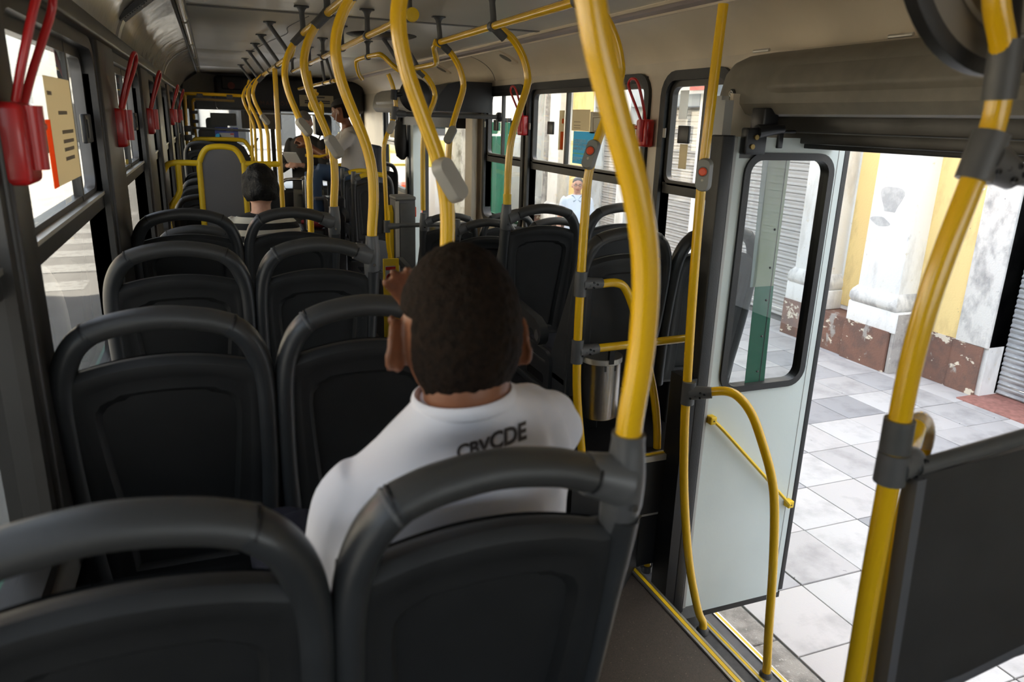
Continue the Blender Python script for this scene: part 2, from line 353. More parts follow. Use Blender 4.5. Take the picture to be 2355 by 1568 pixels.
# --- walls
def side_wall(name, X, sgn, ops, y0, y1, zlo, ztop, m, doors=()):
    """side wall with window openings ops = [(y0, y1, zlow, zhigh)], doors = [(y0, y1)] open to the floor"""
    g = G(); x0, x1 = (X-.05, X) if sgn < 0 else (X, X+.05); cuts = sorted([(a,b,c,d) for a,b,c,d in ops]+[(a,b,FL-.9,d) for a,b,d in doors]); y = y0
    for a,b,c,d in cuts:
        if a > y: g.box(x0,x1,y,a,zlo,ztop)
        if d < ztop: g.box(x0,x1,a,b,d,ztop)
        if c > zlo: g.box(x0,x1,a,b,zlo,c)
        y = b
    g.box(x0,x1,y,y1,zlo,ztop); return ob(name, g, m, kind='structure')
WL = [(.06,1.43),(1.63,2.77),(3.27,4.42),(4.98,5.62),(6.2,7.05),(7.45,8.5),(8.85,9.85)]
ZB, ZT, ZM = -.80, .20, -.28
wl = side_wall('wall_left', XL, -1, [(a,b,ZB,ZT) for a,b in WL], -1.6, 11.6, -2.2, .275, mat('dark wall laminate', (.06,.057,.052), .45))
g = G()
for k in range(len(WL)):                                            # dark pillar covers between the windows
    a = WL[k][1]+.035; b = (WL[k+1][0] if k+1 < len(WL) else 10.2)-.035
    if b-a > .05: g.box(XL-.002,XL+.030,a,b,-.83,.235,.012)
    else: g.box(XL-.002,XL+.02,a,b,-.83,.235)
ob('pillar_cover', g, M['frame'], wl)
ob('top_rail', G().box(XL-.002,XL+.045,-1.6,11.5,.205,.262,.012), M['frame'], wl)
ob('sill_rail', G().box(XL-.002,XL+.02,-1.6,11.5,-.93,-.845,.01), M['wall'], wl)
WR = [(2.78,3.26),(3.46,4.98),(5.12,5.92)]
wr = side_wall('wall_right', XR, 1, [(a,b,ZB,.235) for a,b in WR]+[(8.62,9.9,-.86,.18)], -1.6, 11.6, -2.2, .30, M['wallb'], doors=[(.66,2.74,.0),(6.36,8.5,.0)])
def window(n, X, sgn, a, b, zt, zb, zm, mull, big=True):
    """fixed lower pane, dark transom, two sliding upper panes with pull handles"""
    xi = X-.012*(-sgn) if False else X; xin = X+.018*(1 if sgn < 0 else -1); xout = X-.05*(1 if sgn < 0 else -1)
    lo, hi = min(xin, xout), max(xin, xout); c = (X+xout)/2
    g = G(); frame_rect(g, lo, hi, a, b, zb, zt, .035 if sgn < 0 else .045, .07)
    w = ob('window_%d' % n, g, M['rubber'] if sgn > 0 else M['frame'], kind='structure', angle=30)
    ob('transom', G().box(c-.018,c+.024,a,b,zm-.042,zm), M['frame'], w); ob('transom_lip', G().box(c-.02,c+.03,a,b,zm,zm+.010), M['alu'] if sgn < 0 else M['frame'], w)
    g = G(); frame_rect(g, c-.02, c+.01, a+.028, b-.028, zm+.025, zt-.028, .028, .04); ob('track', g, M['frame'], w)
    quad = lambda x,y0,y1,z0,z1: G().add([(x,y0,z0),(x,y1,z0),(x,y1,z1),(x,y0,z1)], [(0,1,2,3)])
    L_ = sgn < 0; ob('pane', quad(c-.003,a,b,zb,zm-.03), M['tint' if L_ else 'glass'], w); ob('pane', quad(c+.006,a+(.18 if L_ else .01),mull,zm,zt), M['tint2' if L_ else 'glass'], w); ob('pane', quad(c-.008,mull-.02,b-(.12 if L_ else .01),zm,zt), M['tint2' if L_ else 'glass'], w)
    ob('mullion', G().box(c-.012,c+.012,mull-.012,mull+.012,zm,zt), M['frame'], w)
    return w, c
wn = []
for k, (a, b) in enumerate(WL):
    w, c = window(k+1, XL, -1, a, b, ZT-.03, ZB+.01, ZM+.01, (a+b)/2+(.27 if k == 1 else .1)); wn.append(w)
    for y, wd in ((a+.30,.15),(b-.10,.13)):
        if b-a > .9: ob('pull_handle', G().box(c+.008,c+.022,y-wd/2,y+wd/2,-.105,-.02,.004).box(c+.02,c+.026,y-wd/2+.02,y-wd/2+.035,-.09,-.035), M['knob'], w)
    ob('rivet_plate', G().box(XL+.022,XL+.026,b+.10,b+.16,-.085,-.02,.002), M['plate'], w)
for k, (a, b) in enumerate(WR):
    w, c = window(k+8, XR, 1, a, b, .205, ZB+.03, -.285, (2.98,4.44,5.60)[k]); wn.append(w)
    for y in {0:(3.115,), 1:(4.665,3.62), 2:(5.72,5.35)}[k]: ob('pull_handle', G().box(c-.022,c-.008,y-.045,y+.045,-.082,0,.004), M['knob'], w)
    ob('rivet_plate', G().box(XR-.021,XR-.016,b-.03,b-.005,-.06,-.015,.002), M['plate'], w)
w, c = window(11, XR, 1, 8.66, 9.86, .15, -.82, -.30, 9.2)
# --- side coves and ceiling
def curve3(p0, p1, p2, n=10): return [((1-t)**2*p0[0]+2*t*(1-t)*p1[0]+t*t*p2[0], (1-t)**2*p0[1]+2*t*(1-t)*p1[1]+t*t*p2[1]) for t in [i/n for i in range(n+1)]]
cl = curve3((XL+.01,.258),(-.31,.42),(-.115,.492)); cr = curve3((XR-.005,.292),(2.055,.415),(1.858,.462))
def cove(name, cv, ys, m, out):
    g = G().box(cv[0][0]+out*.02-.01,cv[0][0]+out*.02+.01,-1.6,-1.59,cv[0][1],cv[0][1]+.02); q = ob(name, g, m, kind='structure')
    for a, b in zip(ys[:-1], ys[1:]):
        n = len(cv); pol = cv+[(x+out*.012, z+.012) for x, z in reversed(cv)]
        ob('panel', G().prism(pol, a+.002, b-.002, lambda u,v,w: (u,w,v)), m, q, angle=50)
    return q
cvl = cove('ceiling_cove_left', cl, (-1.6,.6,3.62,7.0,10.0,11.5), M['cove'], -1)
cvr = cove('ceiling_cove_right', cr, (-1.6,1.42,5.72,8.6,11.5), M['cover'], 1)
for y in (3.62,7.0): ob('joint_strip', G().prism([(x+.008,z-.006) for x,z in cl]+[(x,z+.004) for x,z in reversed(cl)], y-.045, y+.045, lambda u,v,w: (u,w,v)), mat('strip laminate %d' % y, (.34,.31,.26), .35), cvl)
for y in (1.42,5.72): ob('joint_gap', G().prism([(x-.001,z-.001) for x,z in cr]+[(x,z+.004) for x,z in reversed(cr)], y-.004, y+.004, lambda u,v,w: (u,w,v)), M['rubber'], cvr)
ce = ob('ceiling', G().box(-.42,2.15,-1.6,11.9,ZC+.03,ZC+.06), M['ceiling'], kind='structure')
for a, b in ((-1.6,1.35),(1.35,4.22),(4.22,7.08),(7.08,9.7),(9.7,11.5)): ob('ceiling_panel', G().box(-.07,1.80,a+.006,b-.006,ZC,ZC+.02,.003), M['ceiling'], ce)
for y in (1.35,4.22): ob('joint_strip', G().box(-.07,1.80,y-.03,y+.012,ZC-.004,ZC+.001), M['wall'], ce)
ob('roof_skin', G().box(-.5,2.24,-1.7,12.3,.62,.66), M['whitepaint'], ce)
ob('roof_side', G().box(-.44,-.40,-1.7,12.0,.24,.64).box(2.15,2.19,-1.7,12.0,.28,.64), M['whitepaint'], ce)
tl = ob('trim_4', G().box(-.118,-.066,-1.6,11.4,ZC-.004,ZC+.02,.002).box(-.124,-.112,-1.6,11.4,ZC-.018,ZC+.01), M['frame'], kind='structure')
for a in (.2,1.75,3.3,4.85,6.4,7.95,9.5): ob('lamp_lens', G().tube([(-.092,a+.03,ZC-.006),(-.092,a+1.48,ZC-.006)], .020, 10), M['lens'], tl)
tr4 = ob('trim_5', G().box(1.795,1.865,-1.6,11.4,.462,.49,.003), M['trimv'], kind='structure')
ob('beige_lip', G().box(1.855,1.868,-1.6,11.4,.452,.470,.002), M['cover'], tr4); ob('beige_lip', G().box(1.79,1.802,-1.6,11.4,.478,.492,.002), M['cover'], tr4)
# --- rear wall with a window, never in view but part of the bus; outer skin below the windows
side = side_wall('wall_rear', 0, -1, [], -9, -8.9, -2.2, .3, M['wall']) if False else ob('wall_rear', G().box(-.4,2.14,-1.65,-1.6,-2.2,-.5).box(-.4,2.14,-1.65,-1.6,.25,.5).box(-.4,-.1,-1.65,-1.6,-.5,.25).box(1.9,2.14,-1.65,-1.6,-.5,.25), M['wall'], kind='structure')
sk = ob('wall_outer_skin', G().box(2.15,2.165,-1.6,.62,-2.3,-.75).box(2.15,2.165,2.78,6.3,-2.3,-.75).box(-.42,-.405,-1.6,11.6,-2.3,-.82), M['green'], kind='structure')
# --- front end
fe = ob('wall_front', G().box(-.4,2.14,11.75,11.85,-1.9,-1.0).box(-.4,2.14,11.5,11.85,.02,.52).box(-.4,-.30,11.5,11.85,-1.2,.1).box(2.04,2.14,11.3,11.85,-1.2,.1), M['frame'], kind='structure')
ob('header_box', G().box(.08,2.05,11.05,11.5,.02,.46,.05), mat('black header', (.016,.016,.017), .45), fe)
ob('header_side', G().prism([(-.34,.15),(.02,.15),(.14,.38),(.14,.46),(-.10,.488),(-.30,.35)], 11.2, 11.5, XZ), M['box'], fe)
ob('display_panel', G().box(.17,.42,11.0,11.06,.28,.45,.02), M['black'], fe); ob('hazard_sign', G().lathe([(.045,0),(.045,.006)], (.29,10.99,.33), 'Y'), mat('dim red sign', (.13,.02,.012), .5), fe)
ob('sun_blind', G().box(.40,.93,11.35,11.37,-.22,.02), M['box'], fe)
pl = ob('sign_plate', G().box(1.16,1.62,11.02,11.05,.10,.25,.003), M['paper'], fe)
for k, (w, z) in enumerate(((.10,.225),(.17,.175),(.17,.15))): ob('print_line', G().box(1.40-w,1.40+w,11.016,11.021,z-.008,z+.008), M['ink'], pl)
ob('sun_visor_bar', G().box(.5,1.9,11.3,11.33,-.02,.0), M['alu'], fe)
ob('windscreen', G().add([(-.3,11.7,-1.0),(.8,11.7,-1.0),(.8,11.7,.02),(-.3,11.7,.02),(.86,11.7,-1.0),(2.04,11.7,-1.0),(2.04,11.7,.02),(.86,11.7,.02)], [(0,1,2,3),(4,5,6,7)]), M['glass'], fe); ob('centre_post', G().box(.80,.86,11.68,11.72,-1.0,.02), M['frame'], fe)
ob('dashboard', G().box(-.34,2.05,11.1,11.75,-1.25,-.98,.06), M['knob'], fe); ob('dash_rail', G().tube([(.45,11.0,-.66),(1.9,11.0,-.68)], .016), M['bracket'], fe)
ob('wiper', G().tube([(.30,11.66,-.95),(.62,11.66,-.35)], .012).tube([(1.2,11.66,-.95),(1.55,11.66,-.2)], .012), M['knob'], fe)
# ---------------------------------------------------------------- seats
YK = lambda k: .717+.8*k
def lean(z): return .16*max(0, -z-.06)
def SP(x, z, d=0): return (x, d+lean(z), z)
def ztop(x): return -.103-.026*min(1,(abs(x)/.165))**2
def sstep(a, b, t):
    t = max(0, min(1, (t-a)/(b-a))); return t*t*(3-2*t)
def back_shell():
    """moulded back: rolled top lip, raised rim, recessed middle"""
    g = G(); zb = -.66; nt_, ns, nb = 22, 16, 14
    def hw(z): return .173-.010*sstep(.25,.66,-z)
    def outer(k):
        if k < nt_: x = -1+2*k/nt_; return (x*hw(-.13), ztop(x*.18))
        k -= nt_
        if k < ns: t = k/ns; z = ztop(.18)+(zb-ztop(.18))*t; return (hw(z), z)
        k -= ns
        if k < nb: return (hw(zb)*(1-2*k/nb), zb)
        t = (k-nb)/ns; z = zb+(ztop(.18)-zb)*t; return (-hw(z), z)
    n = nt_+2*ns+nb
    def inner(k, e=0):
        rx = lambda z: (.128-.030*sstep(.16,.62,-z))-e; zt = -.172-e; zq = -.60+e
        def cor(x, z):                                             # rounded upper corners
            r = .045; cx = rx(-.2)-r; cz = zt-.012-r; dx = abs(x)-cx; dz = z-cz
            if dx > 0 and dz > 0:
                L = math.hypot(dx, dz)
                if L > r: dx *= r/L; dz *= r/L
                return (math.copysign(cx+dx, x), cz+dz)
            return (x, z)
        if k < nt_: x = -1+2*k/nt_; return cor(x*rx(-.2), zt-.012*x*x)
        k -= nt_
        if k < ns: t = k/ns; z = zt-.012+(zq-zt+.012)*t; return cor(rx(z), z)
        k -= ns
        if k < nb: return (rx(zq)*(1-2*k/nb), zq)
        t = (k-nb)/ns; z = zq+(zt-.012-zq)*t; return cor(-rx(z), z)
    O = [outer(k) for k in range(n)]; I = [inner(k) for k in range(n)]; I2 = [inner(k,.006) for k in range(n)]
    mid = lambda f: [(o[0]+(i[0]-o[0])*f, o[1]+(i[1]-o[1])*f) for o, i in zip(O, I)]
    loops = [([(x*.985,z-.004) for x,z in O],.030),([(x,z) for x,z in O],.020),([(x,z+.004) for x,z in O],.006),([(x,z+.003) for x,z in O],-.006),(mid(.05),-.013),(mid(.16),-.019),(mid(.34),-.0205),(mid(.52),-.017),(mid(.60),-.0155),(mid(.93),-.016),(I,-.012),(I2,-.001)]
    vs = []; fs = []
    for L, d in loops: vs += [SP(x, z, d) for x, z in L]
    for a in range(len(loops)-1):
        for k in range(n): fs.append((a*n+k, a*n+(k+1)%n, (a+1)*n+(k+1)%n, (a+1)*n+k))
    m = len(loops)-1                                               # plate rows: pair left and right sides
    b = m*n
    for t in range(ns):
        l0 = b+nt_+ns+nb+ns-t if t else b; l1 = b+nt_+ns+nb+ns-t-1; r0 = b+nt_+t; r1 = b+nt_+t+1
        fs.append((l0 % 10**9 if t else b, r0, r1, l1))
    fs.append(tuple(b+k for k in range(nt_+1)))
    fs.append(tuple(b+nt_+ns+k for k in range(nb+1)))
    g.add(vs, fs)
    g.grid(16, 12, lambda u, v: SP((2*u-1)*.158, ztop((2*u-1)*.17)+(zb-ztop(0))*v, .030+.014*math.sin(math.pi*min(1,v*1.05))*(1-(2*u-1)**2)))
    return g
SHELL = back_shell()
RAIL = [(-.160,-.66),(-.171,-.52),(-.178,-.38),(-.179,-.24),(-.177,-.175),(-.170,-.125),(-.156,-.086),(-.139,-.061),(-.118,-.044)]
def make_seat(kind):
    r = empty('bus_seat', (0,0,0))  # fixed bus seat, root of all its moulded parts
    ob('back_shell', SHELL, M['panel'], r, angle=32)
    sides = {'window':('r','r'), 'aisle':('r','s'), 'aisle_mirror':('s','r'), 'front':('s','r'), 'arm':('r','r')}[kind]
    for sgn, s in zip((-1,1), sides):
        if s == 'r': g = G().tube([SP(sgn*-x, z) for x, z in RAIL], .0228, 14, smooth=5, sq=1.35, up=(0,1,0)); ob('side_rail', g, M['seat'], r, angle=60)
        else:
            P = [(.158,-.66),(.166,-.50),(.176,-.36),(.181,-.24),(.183,-.17),(.183,-.11)]
            ob('side_rail', G().tube([SP(sgn*x, z) for x, z in P], [.019,.019,.019,.02,.022,.024], 14, smooth=5, sq=1.35, up=(0,1,0)), M['seat'], r, angle=60)
            g = G().tube([(sgn*.180,.012,-.135),(sgn*.181,.004,-.09),(sgn*.182,0,-.055),(sgn*.182,0,-.012),(sgn*.182,0,.0)], [.022,.028,.026,.0215,.0215], 16, smooth=4)
            g.tube([(sgn*.175,0,-.062),(sgn*.145,0,-.052),(sgn*.122,0,-.045)], [.034,.029,.026], 14, smooth=3, sq=1.0)
            q = ob('pole_socket', g, M['socket'], r, angle=50)
            ob('screw', G().lathe([(.005,-.002),(.005,.002)], (sgn*.182,-.0275,-.088), 'Y', 10), M['chrome'], q)
    a = -.122 if sides[0] == 'r' else -.126; b = .122 if sides[1] == 'r' else .126
    for sgn, s in zip((-1,1), sides):
        sx = sgn*.124 if s == 'r' else sgn*.128
        ob('seam_ring', G().tube([(sx-sgn*.0016,0,-.046),(sx+sgn*.0016,0,-.0475)], .0232, 18, sq=1.32, up=(0,1,0)), M['black'], r)
        if s == 'r' and 's' in sides: ob('corner_lip', G().tube([(sx+sgn*.002,0,-.0485),(sx+sgn*.006,0,-.051)], .0240, 18, sq=1.32, up=(0,1,0)), M['socket'], r)
    hp = [(a,-.0455),(a*.62,-.0305),(0,-.0215),(b*.62,-.0305),(b,-.0455)]
    ob('grip_handle', G().tube([(x,0,z) for x, z in hp], .0228, 16, smooth=6, sq=1.3, up=(0,1,0)), M['yellowp'] if kind == 'front' else M['grip'], r, angle=60)
    ob('cushion', G().box(-.185,.185,.11,.50,-.60,-.53,.025), M['pad'], r)
    ob('seat_pan', G().box(-.19,.19,.08,.51,-.64,-.595,.012), M['seat'], r)
    ob('leg', G().box(-.035,.035,.20,.36,-.985,-.63,.01).box(-.10,.10,.16,.40,-.992,-.978), M['knob'], r)
    if kind != 'window':
        s = 1 if sides[1] == 's' else -1; x0, x1 = sorted((s*.192, s*.228))
        pol = [(.245,-.455),(.250,-.49),(.272,-.512),(.30,-.50),(.325,-.462),(.56,-.432),(.60,-.425),(.605,-.40),(.57,-.388),(.32,-.408),(.265,-.428)]
        ob('armrest', G().prism(pol, x0, x1, YZ), M['seat'], r, angle=50)
        ob('armrest_inlay', G().prism([(.30,-.455),(.305,-.487),(.275,-.497),(.262,-.475),(.28,-.448)], x0-.002, x1+.002, YZ), M['socket'], r)
        x0, x1 = sorted((s*.190, s*.206))
        g = G().ring(rrect(.20,.64,-.72,-.53,.05), rrect(.25,.60,-.685,-.635,.02), x0, x1, YZ); ob('side_guard', g, M['seat'], r)
        for z in (-.575,-.695): ob('guard_rib', G().box(x0-.002,x1+.002,.24,.60,z-.004,z+.004), M['bracket'], r)
    for s in (-1,1):
        zz = [-.12,-.22,-.32,-.42,-.52,-.62,-.70]
        pol = [(lean(z)-.012, z) for z in zz]+[(lean(z)+.02+.30*max(0,-z-.12), z) for z in reversed(zz)]
        x0, x1 = sorted((s*.176, s*.190)); ob('side_wing', G().prism(pol, x0, x1, YZ), M['seat'], r, angle=25)
    return r
LAB = {}
proto = {k: make_seat(k) for k in ('window','aisle','aisle_mirror','front','arm')}
for k, f in (('window',1.035),('aisle',.945)): proto[k].scale.x = f
used = set()
def seat(kind, cx, y, zt, label, group, parts=None):
    p = proto[kind]
    if kind not in used: used.add(kind); p.location = (cx, y, zt+H); REL[p.name] = Vector((cx,y,zt)); s = p
    else:
        base = Vector((cx,y,zt+H)); s = dup(p, base-p.location)
    return tag(s, label, 'seat', group)
where = ['nearest row, cut by the bottom of the photo', 'second row', 'third row', 'fourth row']
for k in range(4):
    seat('window', -.120, YK(k), -.36, 'dark grey plastic bus seat at the left windows, '+('nearest row, lowest in view' if k == 0 else where[k]+' from the photographer'), 'seats in the left rows')
    seat('aisle', .272, YK(k), -.36, 'dark grey aisle seat with pole socket, '+('directly behind the man in white' if k == 0 else ('directly in front of the man in white' if k == 1 else where[k]+' of the left block')), 'seats in the left rows')
seat('window', -.105, 3.93, -.535, 'lower dark grey window seat, just ahead of the four raised left rows', 'seats in the left rows')
seat('aisle', .262, 3.93, -.585, 'lower dark aisle seat holding the striped-shirt passenger', 'seats in the left rows')
seat('arm', 1.395, 2.36, -.36, 'big dark seat behind the steel bin, on the right podium', 'seats on the right side')
seat('window', 1.800, 2.36, -.36, 'dark seat by the open door edge, right wall side, above the podium', 'seats on the right side')
seat('aisle_mirror', 1.385, YK(3), -.36, 'dark seat on the right whose left corner carries a yellow pole, below the wide window', 'seats on the right side')
seat('window', 1.800, YK(3), -.36, 'dark window seat on the right, in front of the smiling man outside', 'seats on the right side')
seat('aisle_mirror', 1.40, YK(4), -.53, 'lower dark right seat just above the head of the man in white', 'seats on the right side')
seat('window', 1.82, YK(4), -.53, 'lower dark right window seat under the narrow window', 'seats on the right side')
seat('aisle_mirror', 1.425, YK(5), -.595, 'dark right seat beside the grey ticket post, with yellow pole in its socket', 'seats on the right side')
seat('window', 1.84, YK(5), -.595, 'dark right window seat near the pale door pillar', 'seats on the right side')
for k, n in ((7,'nearest'),(8,'second'),(9,'third'),(10,'fourth')):
    seat('window', -.115, YK(k), -.62, 'low dark window seat left of the grey divider, %s of four' % n, 'low seats beyond the yellow divider')
for k, n in ((8,'nearest'),(9,'middle'),(10,'farthest')):
    seat('aisle', .262, YK(k), -.62, 'low dark aisle seat hidden mostly by the yellow divider, %s one' % n, 'low seats beyond the yellow divider')
seat('window', -.115, 9.55, -.33, 'taller dark seat behind the driver partition, under its yellow rail', 'low seats beyond the yellow divider')
for (y, z), n in zip(((7.1,-.50),(7.75,-.515),(8.75,-.52)), ('nearest','middle','farthest')):
    seat('front', 1.385, y, z, 'dark seat with yellow grip handle right of the aisle, %s of three' % n, 'yellow handled seats at the front')
seat('window', 1.80, 8.75, -.50, 'dark seat under the front right window near the orange worker', 'yellow handled seats at the front')
# ---------------------------------------------------------------- yellow poles, overhead rails, brackets
RP = .0160
CURVE = [(.444,-.40),(.4445,-.345),(.452,-.25),(.449,-.16),(.431,-.08),(.396,.01),(.367,.09),(.352,.165),(.357,.225),(.379,.285),(.412,.335),(.445,.37)]
def plate(g, c, tang, up, w, h, th, n=6):
    """rounded oblong plate standing off a pole: c centre, tang long axis, up outward normal"""
    T = Vector(tang).normalized(); U = Vector(up); U = (U-T*U.dot(T)).normalized(); Wd = T.cross(U); c = Vector(c)
    pol = rrect(-w/2,w/2,-h/2,h/2,w*.46,6); pin = rrect(-w*.42,w*.42,-h*.46,h*.46,w*.38,6)
    fn = lambda p, d: [c+Wd*u+T*v+U*d for u, v in p]
    n = len(pol); vs = fn(pol,0)+fn(pol,th*.6)+fn(pin,th); fs = [tuple(range(n-1,-1,-1)), tuple(range(2*n,3*n))]
    for a in (0,n):
        for i in range(n): fs.append((a+i,a+(i+1)%n,a+n+(i+1)%n,a+n+i))
    g.add(vs, fs)
def pole(pts, label, group=None, r=RP, n=14, smooth=5, name='grab_pole', cat='pole'):
    at = min((Vector(p) for p in pts), key=lambda v: v.z)
    e = empty(name, at, label, cat, group); ob('tube', G().tube(pts, r, n, smooth=smooth), M['yellow'], e, angle=60); return e
def stop_plate(e, c, tang, out, m='plate', button=False, w=.046, h=.098):
    g = G(); plate(g, c, tang, out, w, h, .026); q = ob('button_box', g, M[m], e)
    if button:
        T = Vector(tang).normalized(); U = Vector(out); U = (U-T*U.dot(T)).normalized(); a = Vector(c)+U*.024+T*h*.10
        mm = U.to_track_quat('Z','Y').to_matrix()
        ob('stop_button', G().lathe([(.0135,0),(.0135,.004),(.010,.007),(0,.007)], a, 'Z', 18, mm), M['btn'], q)
        ob('button_ring', G().lathe([(.0165,0),(.0165,.003),(.0140,.003)], a, 'Z', 18, mm), M['bracket'], q)
        ob('indicator', G().ball(a-T*h*.26, .005, 8, 6), M['lens'], q)
def rowlabel(k): return ['nearest and thickest in view','beside the head of the man in white','third from the photographer','fourth from the photographer','fifth, beside the striped shirt'][k]
for k in range(5):
    pts = [(x, YK(k), z) for x, z in CURVE]
    if k == 4: pts = [(x, 3.94, z) for x, z in [(.439,-.62)]+CURVE[1:]]
    e = pole(pts, 'S-curved yellow grab pole on the left row, '+rowlabel(k), 'curved poles of the left rows', n=20 if k < 2 else 14)
    y = pts[0][1]
    if k in (1,3): stop_plate(e, (.446,y-.012,-.125) if k == 1 else (.447,y-.012,-.125), (-.10,0,.16), (.5,-.86,.2))
    if k == 4: stop_plate(e, (.425,y-.012,-.065), (-.16,0,.2), (.5,-.86,.2))
for k, y in enumerate((6.95,7.95,9.05)):
    e = pole([(x, y, z*(.84 if z > 0 else 1)) for x, z in [(.444,-.64)]+CURVE[2:]], 'thin far yellow pole beyond the divider, %s of three' % ('nearest','middle','farthest')[k], 'far curved poles', n=10, smooth=4)
    if k == 0: stop_plate(e, (.43,y-.012,-.06), (-.16,0,.2), (.5,-.86,.2))
# right side poles
CR = [(1.205,-.36),(1.205,-.28),(1.208,-.16),(1.222,-.055),(1.255,.055),(1.282,.14),(1.283,.19),(1.262,.255),(1.220,.318),(1.172,.355),(1.125,.372)]
e = pole([(x, YK(3), z) for x, z in CR], 'yellow curved pole in front of the wide right window', 'curved poles of the right rows')
ob('collar', G().tube([(1.205,YK(3),-.36),(1.205,YK(3),-.315)], .0185, 14), M['yellowp'], e)
e = pole([(x-.035, YK(4), z) for x, z in [(1.20,-.53)]+CR[1:]], 'yellow curved pole before the grey cover of the far door', 'curved poles of the right rows'); stop_plate(e, (1.178,YK(4)-.01,-.085), (.16,0,.3), (-.4,-.9,.1), 'plated')
e = pole([(x+.035+(0 if z < 0 else -.0), YK(5), z*.8) for x, z in [(1.205,-.72)]+CR[1:-1]]+[(1.20,YK(5),.30)], 'yellow curved pole in the right seat beside the ticket post', 'curved poles of the right rows')
pts = [(1.245,2.317,-1.49),(1.236,2.317,-1.25),(1.200,2.317,-1.0),(1.188,2.317,-.80),(1.186,2.317,-.5),(1.188,2.317,-.28),(1.192,2.317,-.17),(1.22,2.317,-.055),(1.262,2.317,.06),(1.288,2.317,.15),(1.285,2.317,.20),(1.262,2.317,.265),(1.222,2.317,.325),(1.175,2.317,.358),(1.125,2.317,.372)]
e = pole(pts, 'tall yellow pole with orange stop button, rising past the steel bin', 'door poles', n=16); stop_plate(e, (1.193,2.303,-.105), (.09,0,.3), (-.75,-.65,.05), 'plated', True, .044, .10)
R0P = e
def joint(name, par, c, a, b, rad=.0225, la=.045, lb=.085, holes=True):
    """grey clamp: sleeve along a, snout along b"""
    c = Vector(c); a = Vector(a).normalized(); b = Vector(b).normalized()
    g = G().tube([c-a*la,c+a*la], rad, 16).tube([c+b*.005,c+b*.04,c+b*lb], [rad*1.15,rad*1.0,rad*.86], 14, sq=1.0)
    q = ob(name, g, M['socket'], par); nrm = a.cross(b); nrm = nrm if nrm.y < 0 else -nrm
    if holes:
        g = G()
        for u, v in ((.012,-.014),(.026,-.004),(.044,.006),(.044,-.012),(.058,.0)):
            p = c+b*u+a*v+nrm*(rad*.98); mm = nrm.to_track_quat('Z','Y').to_matrix(); g.lathe([(.0042,-.004),(.0042,.0012),(.0025,.0014),(.0025,-.002)], p, 'Z', 8, mm)
        ob('screw_heads', g, M['knob'], q)
    return q
joint('clamp', R0P, (1.186,2.317,-.552), (0,0,1), (1,0,-.02)); joint('clamp', R0P, (1.188,2.317,-.805), (0,0,1), (1,0,.05))
# hoop and cross bar in front of the bin
hp = [(1.27,2.317,-.556),(1.33,2.317,-.556),(1.375,2.318,-.585),(1.43,2.318,-.70),(1.50,2.315,-.90),(1.55,2.31,-1.10),(1.568,2.305,-1.3),(1.571,2.30,-1.57),(1.563,2.30,-1.80)]
e = pole(hp, 'yellow bent rail from the bin pole down to the black podium side', 'bent door rails', n=14, name='bent_rail', cat='rail')
for z in (-1.60,-1.79): ob('foot_ring', G().lathe([(.017,-.016),(.023,-.014),(.023,.014),(.017,.016)], (1.567 if z > -1.7 else 1.563,2.30,z), 'Z', 18).tube([(1.555,2.305,z),(1.53,2.30,z+.028),(1.50,2.275,z+.05)], [.010,.008,.014], 8), M['bracket'], e)
pole([(1.27,2.317,-.800),(1.55,2.317,-.795),(1.82,2.317,-.79)], 'straight yellow cross bar above the steel bin', None, n=14, smooth=2, name='cross_bar', cat='rail')
b = empty('litter_bin', (1.335,2.355,-1.10), 'brushed steel cylindrical litter bin hanging under the yellow cross bar', 'bin')
ob('drum', G().lathe([(0,-1.10),(.078,-1.10),(.080,-1.095),(.080,-.855),(.076,-.855),(.074,-1.08),(0,-1.08)], (1.335,2.40,0), 'Z', 36), M['steel'], b); ob('rim_band', G().lathe([(.0795,-.878),(.082,-.876),(.082,-.856),(.0795,-.854)], (1.335,2.40,0), 'Z', 36), M['alu'], b)
ob('hanger', G().box(1.325,1.345,2.315,2.33,-.87,-.80).box(1.31,1.36,2.322,2.335,-.90,-.855), M['knob'], b)
# pole and hoop at the door step
dp = [(1.487,2.06,.36),(1.48,2.06,.12),(1.474,2.06,-.19),(1.483,2.06,-.55),(1.497,2.06,-.86),(1.507,2.06,-1.05),(1.538,2.062,-1.32),(1.598,2.068,-1.62),(1.672,2.075,-1.86),(1.705,2.075,-1.93),(1.71,2.075,-1.985)]
e = pole(dp, 'yellow door pole with orange stop button, standing on the step', 'door poles', n=18)
ob('foot_ring', G().lathe([(.017,0),(.025,.002),(.025,.018),(.019,.028)], (1.708,2.075,-1.985), 'Z', 18), M['bracket'], e)
stop_plate(e, (1.474,2.046,-.15), (0,0,1), (-.8,-.6,.0), 'plated', True, .048, .105)
joint('clamp', e, (1.499,2.05,-.905), (0,.0,1), (.75,-.66,.16), .0235, .042, .082)
hp = [(1.545,2.01,-.894),(1.59,1.965,-.878),(1.625,1.935,-.892),(1.66,1.90,-.945),(1.695,1.872,-1.04),(1.728,1.84,-1.16),(1.748,1.823,-1.28),(1.766,1.807,-1.51),(1.78,1.795,-1.78),(1.79,1.787,-1.94),(1.79,1.787,-1.99)]
e = pole(hp, 'yellow curved hoop rail reaching from the door pole to the step edge', 'bent door rails', n=16, name='bent_rail', cat='rail')
ob('foot_ring', G().lathe([(.017,0),(.024,.002),(.024,.014),(.019,.022)], (1.79,1.787,-1.985), 'Z', 18), M['bracket'], e)
